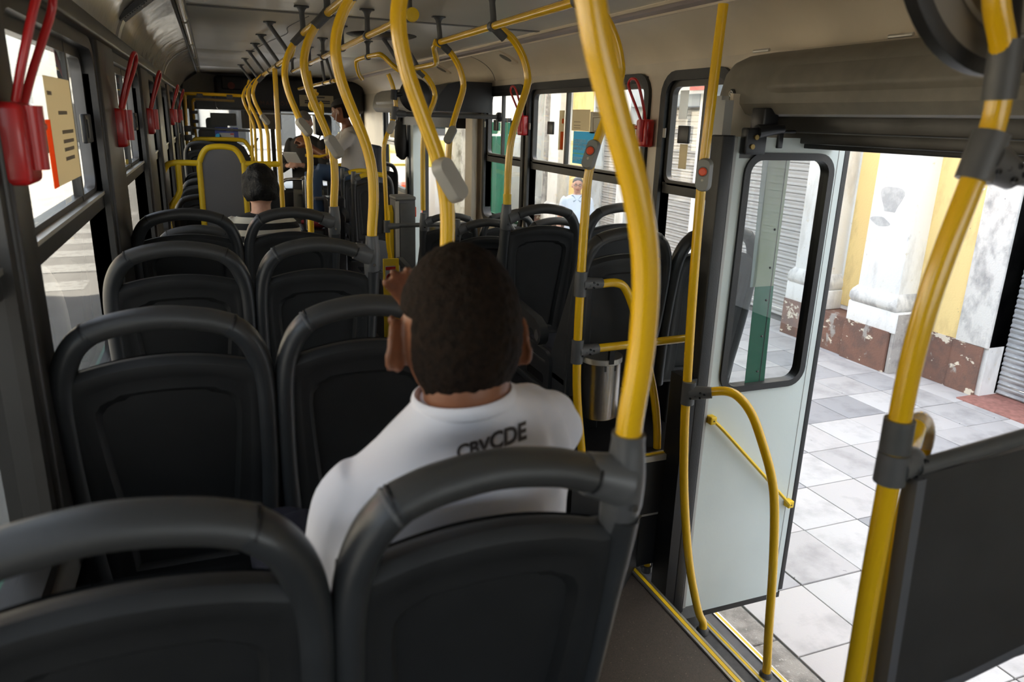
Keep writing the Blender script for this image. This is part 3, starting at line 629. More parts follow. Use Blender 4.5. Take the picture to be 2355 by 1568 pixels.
# big pole at the right edge of the photo
rp = [(.90,.717,.36),(.915,.717,.20),(.925,.717,.155),(.953,.717,.105),(.963,.717,.05),(.961,.717,.0),(.943,.717,-.07),(.922,.717,-.15),(.904,.717,-.24),(.896,.717,-.35),(.899,.717,-.5),(.902,.717,-.68),(.909,.717,-.90),(.915,.717,-1.2),(.93,.717,-1.74)]
e = pole(rp, 'thick yellow pole nearest on the right, with two grey clamps', 'door poles', n=22)
ob('sleeve', G().tube([(.957,.717,.118),(.9635,.717,.045)], .0205, 20), M['bracket'], e)
joint('clamp', e, (.955,.717,-.028), (.27,0,1), (1,-.12,-.42), .0235, .032, .062)
joint('clamp', e, (.8985,.717,-.475), (0,0,1), (1,.05,.12), .0225, .024, .05); ob('sleeve', G().tube([(.8975,.717,-.448),(.8965,.717,-.398)], .0215, 20), M['bracket'], e)
ob('cross_bar', G().tube([(.985,.712,-.052),(1.3,.70,-.14),(2.05,.69,-.32)], .0135, 14) if False else G().tube([(.99,.712,-.05),(1.2,.705,-.068),(2.06,.70,-.09)], .0125, 14), M['bracket'], e)
e2 = pole([(1.07,.80,-1.2),(1.058,.80,-.70),(1.062,.80,-.53),(1.062,.80,-.475),(1.045,.797,-.452),(1.02,.785,-.455),(.99,.765,-.47),(.93,.73,-.475)], 'short yellow hoop behind the right clamp, wrapped in clear tape', None, n=14, name='bent_rail', cat='rail')
ob('tape_wrap', G().tube([(1.062,.80,-.50),(1.061,.80,-.473),(1.044,.797,-.452),(1.02,.785,-.455)], .0172, 12, smooth=3), film('clear tape', (.8,.74,.6), .45), e2)
# grey divider panel behind the door well
d = empty('divider_panel', (1.5,.70,-1.74), 'dark grey divider panel with tube rim behind the door, right edge', 'panel')
g = G().prism([(.932,-.485),(2.06,-.435),(2.06,-.90),(.958,-.90)], .698, .712, XZ); ob('board', g, M['divider'], d)
ob('edge_trim', G().prism([(.926,-.49),(.944,-.489),(.972,-.90),(.954,-.90)], .692, .718, XZ), M['dividerl'], d); ob('rim_tube', G().tube([(.935,.705,-.475),(1.2,.705,-.452),(2.06,.705,-.425)], .0125, 14), M['bracket'], d)
ob('lower_tube', G().tube([(1.0,.705,-.93),(1.4,.705,-.87),(2.05,.705,-.80)], .012, 12), M['dividerl'], d)
ob('leg', G().tube([(1.08,.705,-1.74),(1.08,.705,-.92)], .014), M['knob'], d)
# overhead rails
def rail(pts, label, n=14, smooth=0):
    return pole(pts, label, 'overhead grab rails', n=n, smooth=smooth, name='overhead_rail', cat='rail')
rl = rail([(.448,-.9,.372),(.448,4.36,.372),(.448,4.43,.362),(.448,4.46,.34),(.447,4.49,.325),(.447,4.56,.312),(.447,6.0,.308),(.446,10.6,.302)], 'left yellow overhead rail running the length of the bus')
rm = rail([(.742,2.98,.372),(.742,7.6,.372)], 'middle yellow overhead rail with a round end cap'); ob('end_cap', G().lathe([(0,-.016),(.024,-.014),(.027,0),(.024,.012),(.016,.014)], (.742,2.97,.372), 'Y', 20), M['yellowp'], rm)
rr = rail([(1.122,-.6,.372),(1.122,3.98,.372),(1.13,4.06,.362),(1.165,4.14,.31),(1.185,4.20,.293),(1.20,4.30,.29),(1.20,5.10,.292)], 'right yellow overhead rail above the door, dropping at its far end', smooth=0)
rail([(1.20,5.10,.285),(1.15,5.12,.32),(1.09,5.15,.378),(1.06,5.20,.39),(1.03,5.68,.39),(1.02,5.76,.37),(1.06,5.9,.30),(1.10,5.98,.27)], 'raised yellow rail section with two bends before the far door', smooth=3)
rail([(.95,6.35,.262),(.95,7.6,.265),(1.0,9.5,.28)], 'far low yellow rail above the fare collector')
rail([(.47,9.9,.37),(.455,9.9,.33),(.452,9.9,-.2),(.45,9.9,-1.3)], 'thin straight yellow pole at the corner of the driver partition', n=10)
rail([(1.05,8.4,.25),(1.05,8.45,.12),(1.08,8.5,.10)], 'short bent yellow rail near the front mirror', n=10)
rail([(.83,7.0,.36),(.85,7.02,.20),(.90,7.05,.17)], 'short hanging yellow rail beside the dark camera housing', n=10)
# brackets from ceiling to rail; sleeves down to the poles
def bracket(x, y, zr, xc, side, label, sleeve=True):
    e = empty('ceiling_bracket', (xc,y,ZC), label, 'bracket', 'ceiling brackets of the overhead rails')
    ob('flange', G().prism(rrect(-.034,.034,-.018,.018,.006), ZC-.007, ZC-.001, lambda u,v,w: (xc+u,y+v,w)), M['bracket'], e)
    ob('stem', G().tube([(xc,y,ZC-.004),(xc,y,ZC-.018),(xc*.9+x*.1,y,ZC-.035),(x,y,zr+.028),(x,y,zr)], [.030,.017,.0125,.013,.017], 12, smooth=3), M['bracket'], e)
    ob('rail_ring', G().tube([(x,y-.020,zr),(x,y+.020,zr)], .0215, 16), M['bracket'], e)
    if sleeve:
        a = (x,y,zr); b = (x-side*.052,y,zr-.052*(1.0 if side > 0 else .85)); ob('pole_sleeve', G().tube([a,b], [.0205,.0185], 14), M['bracket'], e)
for k in range(-1,5): bracket(.448, YK(k) if k < 4 else 3.94, .372, .445, 1, 'grey T bracket on the left rail, %s' % ['behind the camera','over the nearest pole','over the second pole','over the third pole','over the fourth pole','over the fifth pole'][k+1], k >= 0)
for k, y in enumerate((4.70,5.48,6.2,6.95,7.95,9.05)): bracket(.447, y, .305, .352, 1, 'grey slanted bracket on the lowered left rail, %s of six from the camera' % ('first','second','third','fourth','fifth','sixth')[k], y > 6.5)
for k, y in enumerate((3.02,3.86,4.64,5.44,6.2,7.5)): bracket(.742, y, .372, .742 if k else .742, 1, 'grey bracket on the middle rail, %s of six counted from its end cap' % ('first','second','third','fourth','fifth','sixth')[k], False)
for k, y in enumerate((2.317,3.117,3.917)): bracket(1.122, y, .372, 1.115, -1, 'grey bracket on the right rail above the %s pole there' % ('door','wide window','far door')[k])
for k, (y, x, zr, xc) in enumerate(((4.72,1.20,.29,1.09),(5.10,1.20,.288,1.09),(5.44,1.045,.39,1.045),(6.5,.95,.262,.90),(6.95,.95,.262,.93))): bracket(x, y, zr, xc, -1, 'small grey bracket in the far right rail group, %s counted from the camera' % ('first','second','third','fourth','fifth')[k], k < 2)
# post with bars at the far door, ticket post, mirror
pts = [(1.20,5.517,.29),(1.235,5.517,.20),(1.252,5.517,.06),(1.215,5.517,-.06),(1.17,5.517,-.17),(1.157,5.517,-.27),(1.165,5.517,-.5),(1.173,5.517,-.8),(1.185,5.517,-.98),(1.24,5.517,-1.22),(1.32,5.517,-1.5),(1.34,5.517,-1.74)]
e = pole(pts, 'yellow post beside the grey ticket post, with two clamps', 'door poles', n=12)
joint('clamp', e, (1.243,5.517,.025), (.1,0,1), (1,0,-.05), .026, .045, .08, False); joint('clamp', e, (1.171,5.517,-.79), (0,0,1), (1,0,0), .024, .045, .09, False)
stop_plate(e, (1.215,5.50,-.075), (.2,0,.5), (-.5,-.85,.1))
for z, x0, n in ((.020,1.30,'upper'),(-.785,1.25,'lower')):
    q = empty('grey_bar', (1.6,5.517,z), 'dark grey %s horizontal bar from the yellow post to the door pillar' % n, 'rail'); ob('tube', G().tube([(x0,5.517,z),(2.06,5.517,z)], .017, 12), M['bracket'], q); ob('end_boss', G().lathe([(.03,0),(.036,.01),(.036,.03),(.02,.035)], (2.03,5.517,z), 'X', 14), M['knob'], q)
q = empty('ticket_post', (1.37,5.85,FL), 'grey metal ticket post with an orange light on its side', 'ticket machine')
ob('column', G().box(1.29,1.45,5.75,5.95,FL,-.62,.006), M['dividerl'], q); ob('front_plate', G().box(1.325,1.445,5.742,5.752,FL+.02,-.645,.003), M['bracket'], q); ob('cap', G().box(1.285,1.455,5.74,5.96,-.625,-.595,.012), M['wall'], q)
ob('edge_strip', G().box(1.29,1.318,5.742,5.751,FL+.02,-.63), M['plate'], q); ob('side_light', G().box(1.452,1.468,5.79,5.85,-.76,-.68,.006), M['btn'], q); ob('yellow_guard', G().prism(rrect(-.09,.09,-1.2,-.66,.07), 1.262, 1.288, YZ) if False else G().prism([(5.80,-1.74),(5.90,-1.74),(5.90,-.72),(5.85,-.67),(5.80,-.72)], 1.255, 1.285, YZ), M['yellowp'], q)
q = empty('round_mirror', (1.38,5.5,.155), 'round black mirror housing clamped to the yellow post before the far door', 'mirror'); ob('housing', G().lathe([(0,-.02),(.07,-.016),(.112,0),(.118,.012),(0,.014)], (1.395,5.50,.155), 'Y', 32), M['knob'], q); ob('arm', G().tube([(1.235,5.517,.15),(1.30,5.51,.155)], .018).tube([(1.238,5.517,.115),(1.243,5.517,.185)], .025, 12), M['knob'], q)
q = empty('round_mirror', (1.005,.75,.08), 'large round dark mirror back in the top right corner', 'mirror')
MC = (1.005,.765,.282)
ob('housing', G().lathe([(0,-.022),(.14,-.02),(.186,-.008),(.196,.006),(.196,.016),(0,.018)], MC, 'Y', 64), M['box'], q); ob('rim', G().lathe([(.194,-.008),(.205,-.004),(.205,.016),(.194,.018)], MC, 'Y', 64), M['rubber'], q); ob('ridge', G().lathe([(.150,-.0225),(.154,-.026),(.158,-.0205),(.154,-.016)], MC, 'Y', 64), M['box'], q); ob('arm', G().tube([(.965,.717,.09),(.98,.735,.13),(.99,.748,.17)], .014), M['knob'], q)
# ---------------------------------------------------------------- doors
def door_leaf(name, y, x0, x1, label, zlo=-2.20, zhi=-.035, win=True, flip=1):
    w = x1-x0; e = empty(name, (x0,y,zlo), None, None, kind='structure')
    u0, u1, v0, v1 = x0+.09, x1-.08, zlo+1.01, zhi-.072
    fn = XZ; a = rrect(x0+.03, x1-.014, zlo, zhi, .004, 3); b = rrect(u0, u1, v0, v1, .055, 3)
    ob('panel', G().ring(a, b, y-.012, y+.012, fn), M['leaf'], e, flat=False)
    ob('edge_profile', G().box(x0-.002,x0+.03,y-.018,y+.018,zlo,zhi,.004), M['leafg'], e); ob('rubber_edge', G().box(x1-.016,x1+.010,y-.014,y+.018,zlo+.01,zhi-.005,.004), M['rubber'], e); ob('bottom_brush', G().box(x0,x1,y-.008,y+.008,zlo-.03,zlo), M['rubber'], e)
    ob('seam_line', G().box(x1-.044,x1-.042,y-.0135,y-.011,zlo,zhi), M['leafg'], e)
    ob('window_gasket', G().ring(rrect(u0-.02,u1+.02,v0-.02,v1+.02,.075,6), rrect(u0+.006,u1-.006,v0+.006,v1-.006,.05,6), y-.022, y+.022, fn), M['rubber'], e)
    pq = rrect(u0,u1,v0,v1,.05,5); ob('pane', G().add([(u,y,v) for u,v in pq], [tuple(range(len(pq)))]), M['glassd'] if flip > 0 else M['filmg'], e)
    return e
dl = door_leaf('door_1', 2.2, 1.6657, 2.2018, '', -1.976, -.031)
g = G().tube([(1.7106,2.1686,-1.082),(1.76,2.1623,-1.1269),(1.8857,2.1596,-1.2527),(2.1192,2.1596,-1.4861),(2.1506,2.1641,-1.5176)], 0.0112, 8, smooth=4, sq=0.6286); hb = ob('handle_bar', g, M['yellowp'], dl)
for x, z in ((1.7106,-1.0838),(2.1596,-1.522)): ob('handle_foot', G().box(x-0.0144,x+0.0144,2.1569,2.191,z-0.0162,z+0.0162,.005), M['yellowp'], hb); ob('screw', G().lathe([(.003,-.001),(.003,.001)], (x,2.1564,z), 'Y', 8), M['knob'], hb)
g = G().prism([(1.8516,-0.1033),(1.9486,-0.1033),(1.9486,-0.5747),(1.8516,-0.5747)], 2.2027, 2.2045, XZ); ob('pale_film', g, M['film'], dl)
ob('green_film', G().prism([(1.8633,-0.5747),(1.9504,-0.5747),(1.9665,-0.9644),(1.8722,-0.9644)], 2.2027, 2.2045, XZ), M['filmd'], dl); ob('grey_film', G().prism([(1.8273,-0.1033),(1.8516,-0.1033),(1.8633,-0.5747),(1.8408,-0.5747)], 2.2027, 2.2045, XZ), M['filmg'], dl)
ob('film_edge', G().prism([(1.9306,-0.1033),(1.932,-0.1033),(1.9414,-0.9644),(1.94,-0.9644)], 2.2004, 2.2022, XZ), M['ink'], dl)
for z in (-0.3592,-0.5029,-0.6286,-0.7722,-0.9159): ob('rivet', G().ball((1.9234-0.0108*z-0.009,2.1991,z), (.0045,.003,.0045), 8, 6), M['bracket'], dl)
g = G().box(1.7061,1.7959,2.1551,2.1892,-0.0898,.0,0.0072).tube([(1.7555,2.1641,-0.0135),(1.8588,2.1551,.0)], [0.0251,0.0144], 10).box(1.8633,1.8857,2.1776,2.191,-0.0673,-0.009,.003).tube([(1.8408,2.1551,-0.0108),(1.9127,2.1551,-0.009)], 0.0054, 8).box(1.7869,1.8498,2.1731,2.2449,-0.018,0.0673,0.0054)
ob('hinge_arm', g, M['knob'], dl); ob('bolt', G().lathe([(0.009,-.004),(0.009,.004)], (1.7331,2.1524,-0.0629), 'Y', 8).lathe([(0.009,-.004),(0.009,.004)], (1.7465,2.1524,-0.0314), 'Y', 8), mat('brass bolt', (0.3143,0.2155,0.0718), 0.3592, metal=0.7184), dl)
ob('grey_hinge_plate', G().box(1.7106,1.778,2.1874,2.1897,-0.1033,-.005), M['bracket'], dl)
dr = door_leaf('door_2', .84, 2.10, 2.66, '', flip=1)
# door frame: black jamb strip, lintel, upper corner panel
jb = ob('trim_6', G().box(1.6073,1.654,2.150,2.218,-1.9755,-0.0269,0.0054).box(1.654,1.6666,2.1641,2.218,-1.9755,-0.0269), M['rubber'], kind='structure')
ob('jamb_panel', G().box(1.5642,1.6073,2.150,2.258,-1.9755,-0.898), M['black'], jb); ob('jamb_post', G().box(1.6702,1.7061,2.2449,2.2988,-0.4041,0.0898).box(1.7331,1.7645,2.3527,2.3886,-0.0449,0.1078), M['leafg'], jb)
ob('upper_corner_panel', G().box(1.769,1.9127,2.3347,2.3527,-0.0898,0.1167), M['cover'], jb)
li = ob('trim_7', G().box(1.93,2.10,.5,2.62,-.012,.052,.006).box(1.97,2.13,.5,2.62,-.050,-.008,.006), M['frame'], kind='structure')
ob('lintel_lip', G().box(1.965,1.985,.5,2.60,-.014,-.004,.002), M['box'], li); ob('rubber_lip', G().box(1.99,2.13,.5,2.6,-.066,-.048,.004), M['rubber'], li)
# --- motor covers over the doors
def motor_cover(label, y0, y1, x_front, end_r, key=True, dark=False):
    e = empty('door_motor_cover', (1.9,(y0+y1)/2,.03), label, 'cover'); xf = x_front
    prof = [(2.08,.278),(1.985,.272),(xf+.09,.255),(xf+.045,.235),(xf+.02,.205),(xf+.003,.135),(xf-.002,.105),(xf,.082),(xf+.012,.068),(xf+.03,.048),(xf+.05,.042),(2.08,.040)]
    n = len(prof); ys = [y0]; m = 10
    vs = []; fs = []; secs = []
    for i in range(m+1): t = i/m; secs.append((y1-end_r*(1-math.sin(t*math.pi/2)) if False else y1-end_r+end_r*math.sin(t*math.pi/2), 1-.55*(1-math.cos(t*math.pi/2))))
    secs = [(y0,1)]+[(y0+(y1-end_r-y0)*i/8,1) for i in range(1,9)]+secs[1:]
    for yy, s in secs:
        for x, z in prof:
            zz = .05+(z-.05)*(1-(1-s)*.9) if z > .06 else z
            vs.append((2.08+(x-2.08)*(1-(1-s)*.55), yy, zz))
    L = len(secs)
    for i in range(L-1):
        for k in range(n-1): fs.append((i*n+k,i*n+k+1,(i+1)*n+k+1,(i+1)*n+k))
    fs.append(tuple((L-1)*n+k for k in range(n))); fs.append(tuple(range(n-1,-1,-1)))
    ob('shell', G().add(vs, fs), M['box'], e, angle=28)
    pol = rrect(y0+.05, y1-end_r-.02, .108, .245, .05, 6)          # raised moulded field following the front face
    def on(u, v, w):
        t = (v-.105)/(.255-.105); x = xf-.002+(.004 if t < .2 else 0)+.09*max(0,t)**2.2; return (x-w, u, v)
    g = G(); nu, nv = 60, 16
    def fld(u, v): yy = y0+.05+(y1-.33-y0-.05)*u; zz = .112+(.242-.112)*v; d = .013*sstep(0,.05,u)*sstep(0,.035,1-u)*sstep(0,.16,v)*sstep(0,.06,1-v); return on(yy, zz, d+.001)
    ob('moulded_field', g.grid(nu, nv, fld), M['box'], e, angle=60)
    for yy in (y1-.06, y1-.70): ob('hinge', G().tube([(1.978,yy-.045,.283),(1.978,yy+.045,.283)], .006, 8), M['alu'], e)
    if key:
        c = (xf-.001, y1-.15, .118); q = ob('lock', G().lathe([(.017,.0),(.017,-.004),(.014,-.005),(0,-.005)], c, 'X', 18), M['knob'], e); ob('lock_ring', G().lathe([(.011,-.004),(.011,-.008),(.008,-.008),(.008,-.005)], c, 'X', 18), M['chrome'], q); ob('keyhole', G().lathe([(.004,-.004),(.004,-.008)], c, 'X', 10), M['chrome'], q)
    return e
motor_cover('long grey moulded motor cover over the open door', .30, 2.53, 1.80, .13)
mc = motor_cover('smaller grey motor cover over the far door, with a dark rounded end', 6.05, 8.4, 1.62, .2, False)
g = G().prism([(1.60,.05),(2.06,.05),(2.06,.275),(1.80,.275),(1.70,.25),(1.635,.17)], 5.72, 6.06, XZ); ob('dark_end', g, M['knob'], mc)
# --- far door
fd = ob('door_3', G().box(2.05,2.13,6.25,6.36,-2.2,.30,.01).box(2.05,2.13,8.5,8.6,-2.2,.2,.01), M['wallb'], kind='structure')
ob('inner_post', G().box(2.0,2.05,6.02,6.20,-1.7,.03,.01), M['wallb'], fd); ob('lintel', G().box(1.95,2.1,6.3,8.5,-.08,.04), M['rubber'], fd)
ob('black_mullion', G().box(2.02,2.10,8.28,8.38,-2.1,.05), M['rubber'], fd); ob('pale_mullion', G().box(2.01,2.10,8.05,8.16,-2.1,.02), M['leaf'], fd)
ob('leaf_frame', G().ring(rrect(2.0,2.55,-2.1,-.03,.05), rrect(2.06,2.49,-1.9,-.09,.05), 7.6, 7.63, XZ), M['rubber'], fd); ob('pane', G().add([(2.06,7.612,-1.9),(2.49,7.612,-1.9),(2.49,7.612,-.09),(2.06,7.612,-.09)], [(0,1,2,3)]), M['glass'], fd)
ob('green_leaf', G().box(2.50,2.62,6.9,6.95,-2.1,-.15,.004).box(2.1,2.6,6.42,6.44,-.12,-.02), M['green'], fd); ob('yellow_leaf_bar', G().tube([(2.30,6.9,-2.0),(2.30,6.9,-.16)], .03), M['yellowp'], fd)
# --- speakers and vents
def speaker(c, label, rot, long=False):
    e = empty('speaker', c, label, 'speaker'); m_ = Matrix.Translation(Vector(c)) @ rot
    w, h = (.062,.082) if not long else (.07,.15)
    g = G().prism(rrect(-w,w,-h,h,.015), -.004, .014, XY); g.xf(m_); ob('housing', g, M['cover'] if not long else M['bracket'], e)
    g = G()
    if long:
        for k in range(22): g.box(-w*.75, -w*.1, -h*.86+k*h*.078, -h*.86+k*h*.078+.004, .014, .018)
    else:
        for k in range(15):
            v = -.042+k*.006; hw_ = math.sqrt(max(0,.045**2-v*v)); g.box(-hw_, hw_, v-.0016, v+.0016, .014, .017)
    g.xf(m_); ob('grille', g, M['box'] if not long else M['knob'], e)
    if not long: g = G().lathe([(0,.0135),(.047,.0135),(.047,.015),(.046,.015),(0,.0145)], n=24); g.xf(m_); ob('grille_disc', g, M['box'], e)
    return e
def face(nrm, upv):
    n = Vector(nrm).normalized(); u = Vector(upv); u = (u-n*u.dot(n)).normalized(); x = u.cross(n); return Matrix(((x.x,u.x,n.x,0),(x.y,u.y,n.y,0),(x.z,u.z,n.z,0),(0,0,0,1)))
speaker((1.955,1.78,.428), 'round beige ceiling speaker above the open door', face((-.45,0,-.9),(-.9,.0,.45))); speaker((1.955,5.15,.428), 'small beige speaker over the wide window', face((-.45,0,-.9),(-.9,0,.45))); speaker((1.955,6.75,.428), 'tiny beige speaker above the far motor cover', face((-.45,0,-.9),(-.9,0,.45)))
speaker((-.195,3.60,.440), 'long dark ribbed speaker across the left cove', face((.62,0,-.78),(.78,0,.62)), True)
e = empty('roof_fan', (1.05,5.0,ZC-.02), 'dark round roof fan grille in the ceiling panel', 'fan'); ob('grille', G().lathe([(0,-.012),(.19,-.01),(.22,0),(.22,.01)], (1.05,5.0,ZC-.003), 'Z', 32), M['knob'], e)
g = G().tube([(.52,4.3,ZC-.003),(.47,4.9,ZC-.003),(.50,5.3,ZC-.003),(.44,5.9,ZC-.003),(.40,6.4,ZC-.003),(.36,6.9,ZC-.003)], .0022, 6, smooth=4); tag(ob('ceiling_wire', g, M['knob']), 'thin black wire stuck along the ceiling', 'wire')
e = empty('camera_box', (.98,7.3,-.2), 'dark rounded camera housing on a yellow stalk before the fare collector', 'camera')
ob('housing', G().box(.89,1.05,7.27,7.37,-.19,.0,.04), M['knob'], e); ob('rim', G().box(.885,.90,7.27,7.37,-.18,-.01,.005), M['alu'], e); ob('stalk', G().tube([(.97,7.33,0),(.97,7.33,.09),(.95,7.33,.11)], .018, 10).tube([(1.0,7.33,-.19),(1.0,7.33,-.36),(.93,7.33,-.38),(.80,7.33,-.37)], .014, 10), M['yellow'], e); ob('top_lamp', G().ball((.885,7.33,.075), (.04,.03,.05)), M['yellowp'], e)
# --- emergency hammers at the windows
def hammer(X, s, y, z, label, sc=1, turn=1, oblique=.1):
    e = empty('emergency_hammer', (X,y,z), label, 'hammer', 'red emergency hammers at the windows'); P = lambda a,b,c: (X+s*a*sc, y+turn*b*sc, z+c*sc)
    def bx(a0,a1,b0,b1,c0,c1,r): p = P(a0,b0,c0); q = P(a1,b1,c1); return (min(p[0],q[0]),max(p[0],q[0]),min(p[1],q[1]),max(p[1],q[1]),min(p[2],q[2]),max(p[2],q[2]),r)
    ob('case', G().box(*bx(-.02,.035,-.048,.048,-.135,0,.012)), M['red'], e)
    ob('hammer_head', G().tube([P(.04,-.012,-.11),P(.04,-.012,-.005)], [.017,.019], 12).tube([P(.04,-.012,-.04),P(.04,.05,-.04)], .011, 10), M['red'], e)
    loop = [P(.022,-.02,0),P(.04,-.024,.06),P(.068,-.016,.15),P(.08,.0,.185),P(.085,.03,.192),P(.085,.055,.182),P(.078,.068,.15),P(.045,.042,.06),P(.025,.018,-.005)]
    ob('pull_handle', G().tube(loop, .0072*sc, 10, smooth=5), M['red'], e)
for y, z, n in ((1.515,.005,'largest, cut by the left edge'),(3.12,0,'second from the camera on the left'),(4.62,.005,'third from the camera on the left'),(7.2,.01,'fourth from the camera on the left'),(8.65,.01,'farthest on the left')): hammer(-.32, 1, y, z, 'red emergency hammer in its case, '+n, turn=1)
hammer(2.06, -1, 5.04, .035, 'red emergency hammer between the wide and narrow right windows', turn=1)
hammer(2.06, -1, 3.395, .025, 'red emergency hammer at the pillar right of the wide window', turn=1)
hammer(2.06, -1, 8.58, .0, 'tiny red hammer at the far door pillar beside the hanging bag', turn=1)
# --- papers and posters on the glass
def sheet(name, X, y0, y1, z0, z1, m, label, cat='paper', s=1, skew=0):
    g = G().add([(X,y0,z0),(X,y1,z0+skew),(X,y1,z1+skew),(X,y0,z1),(X+s*.0012,y0,z0),(X+s*.0012,y1,z0+skew),(X+s*.0012,y1,z1+skew),(X+s*.0012,y0,z1)], [(3,2,1,0),(4,5,6,7),(0,1,5,4),(1,2,6,5),(2,3,7,6),(3,0,4,7)])
    return tag(ob(name, g, m, flat=True), label, cat)
lp = sheet('notice_sheet', -.352, 2.07, 2.42, -.185, .068, M['paper'], 'beige notice sheet with an orange edge on the first left window')
ob('orange_edge', G().box(-.3515,-.3495,2.02,2.075,-.185,-.03), M['orange'], lp)
for z, a, b in ((-.015,2.2,2.32),(-.062,2.22,2.38),(-.085,2.22,2.37),(-.105,2.22,2.36),(-.128,2.22,2.35),(.03,2.09,2.14)): ob('print_line', G().box(-.3508,-.3495,a,b,z-.005,z+.004), M['inkl'], lp)
XP = 2.098
q = sheet('notice_sheet', XP, 4.10,4.34,-.05,.075, M['paper'], 'beige paper above the blue poster on the wide right window', s=-1)
for z in (.0,-.02,-.035): ob('print_line', G().box(XP-.0025,XP-.001,4.22,4.31,z,z+.004), M['inkl'], q)
q = sheet('notice_sheet', XP, 3.88,4.095,-.06,.062, mat('pale map sheet', (.66,.62,.5), .8), 'pale map sheet at the upper right of the blue poster', s=-1)
ob('map_outline', G().ring([(3.93,-.045),(4.05,-.05),(4.06,.03),(3.95,.035)], [(3.935,-.04),(4.045,-.045),(4.055,.026),(3.955,.03)], XP-.0025, XP-.001, YZ), M['inkl'], q)
for z in (.042,.05): ob('print_line', G().box(XP-.0025,XP-.001,3.93,4.06,z,z+.003), M['inkl'], q)
q = sheet('info_strip', XP, 4.455,4.53,-.175,.07, M['paper'], 'narrow beige strip with an orange block beside the window bar', s=-1); ob('orange_block', G().box(XP-.0025,XP-.001,4.456,4.50,-.17,-.06), M['orange'], q); ob('orange_mark', G().box(XP-.0025,XP-.001,4.46,4.485,-.01,.02), M['orange'], q)
bp = sheet('blue_poster', XP, 4.00,4.31,-.245,-.052, M['blue'], 'blue poster with white lettering on the wide right window', 'poster', s=-1)
for k, (s_, sz, m_, zz) in enumerate((('COLOQUE SEU ARTISTA',.026,'white',-.117),('FAVORITO PARA CANTAR',.026,'white',-.140),('BEM NO SEU OUVIDO',.026,'white',-.163))):
    text(s_, sz, M[m_], plane_m((XP-.0028,4.300,zz), (0,-1,0), (0,0,1)), bp, thick=.0004, align='LEFT', bold=.0004)
for y0_, y1_, zz in ((4.10,4.30,-.186),(4.17,4.30,-.210),(4.20,4.30,-.218),(4.24,4.30,-.226)): ob('print_line', G().box(XP-.0026,XP-.0014,y0_,y1_,zz,zz+.0035), M['lime'] if zz > -.2 else M['white'], bp)
ob('torn_corner', G().prism([(4.0,-.052),(4.028,-.052),(4.018,-.085),(4.0,-.10)], XP-.0028, XP-.0012, YZ), M['white'], bp)
q = sheet('taped_paper', XP, 3.10,3.17,.03,.16, M['white'], 'torn white paper strip high on the right window before the door', s=-1)
q = sheet('taped_paper', XP, 3.07,3.135,-.20,-.085, M['paper'], 'cream paper strip under the black window handle before the door', s=-1)
q = sheet('notice_sheet', XP, 9.35,9.6,-.25,.13, M['paper'], 'printed schedule on the front right window', s=-1)
for k in range(8): ob('print_line', G().box(XP-.0025,XP-.001,9.38,9.56,.10-.03*k,.11-.03*k), M['ink'], q)
# --- yellow divider with grey board
d = empty('yellow_divider', (.05,5.75,FL), 'yellow tube divider with a grey arched board, middle of the left side', 'divider'); yy = 5.75; tb = .024
fr = [(-.098,-1.4),(-.098,-.42),(-.092,-.34),(-.055,-.265),(.0,-.24),(.10,-.24),(.155,-.265),(.192,-.34),(.198,-.42),(.198,-1.4)]
ob('arch_tube', G().tube([(x,yy,z) for x, z in fr], .0205, 14, smooth=4), M['yellowp'], d, angle=60)
ob('grey_board', G().prism([(x,z) for x, z in [(-.098,-1.4),(-.098,-.42),(-.090,-.34),(-.055,-.268),(-.02,-.245),(.12,-.245),(.155,-.268),(.190,-.34),(.198,-.42),(.198,-1.4)]], yy-.006, yy+.006, XZ), mat('grey laminate board', (.135,.13,.13), .55, bump=.06, bscale=200), d)
ob('left_loop', G().tube([(x,yy,z) for x, z in [(-.108,-.352),(-.26,-.352),(-.315,-.38),(-.345,-.46),(-.34,-.60),(-.33,-.80),(-.33,-1.0)]], .0205, 14, smooth=4).tube([(x,yy,z) for x, z in [(-.235,-.36),(-.236,-.50),(-.245,-.56),(-.29,-.63),(-.325,-.70)]], .0205, 14, smooth=4), M['yellowp'], d, angle=60)
ob('right_bar', G().tube([(.205,yy,-.355),(.445,yy,-.355)], .0205, 14), M['yellowp'], d); ob('right_post', G().tube([(.447,yy,.308),(.447,yy,-1.74)], .0175, 14), M['yellow'], d, angle=60)
# --- driver partition: glass screen in yellow tube, low board
d = empty('driver_partition', (.05,10.2,FL), 'driver partition with yellow tube frame and glass screen at the front left', 'partition'); yy = 10.2
ob('outer_frame', G().tube([(x,yy,z) for x, z in [(-.29,-.60),(-.285,-.30),(-.27,.10),(-.262,.165),(-.22,.195),(.445,.192)]], .020, 10, smooth=4), M['yellow'], d, angle=60)
ob('inner_frame', G().tube([(x,yy+.25,z) for x, z in [(-.185,-.38),(-.19,.06),(-.175,.115),(-.13,.135),(.30,.13)]], .016, 10, smooth=4), M['yellow'], d, angle=60)
ob('low_rail', G().tube([(x,yy,z) for x, z in [(-.28,-.42),(-.20,-.345),(-.15,-.335),(.30,-.335),(.40,-.38),(.46,-.55),(.46,-1.0)]], .026, 12, smooth=3), M['yellowp'], d, angle=60)
ob('board', G().prism([(-.26,-1.6),(-.26,-.37),(.29,-.37),(.37,-.42),(.44,-.56),(.44,-1.6)], yy+.03, yy+.05, XZ), M['divider'], d)
ob('grey_bar', G().tube([(-.27,yy-.02,-.20),(.46,yy-.02,-.225)], .014), M['bracket'], d)
for x, z in ((-.28,-.215),(-.285,-.32)): ob('clamp', G().box(x-.03,x+.06,yy-.04,yy+.02,z-.035,z+.035,.01), M['socket'], d)
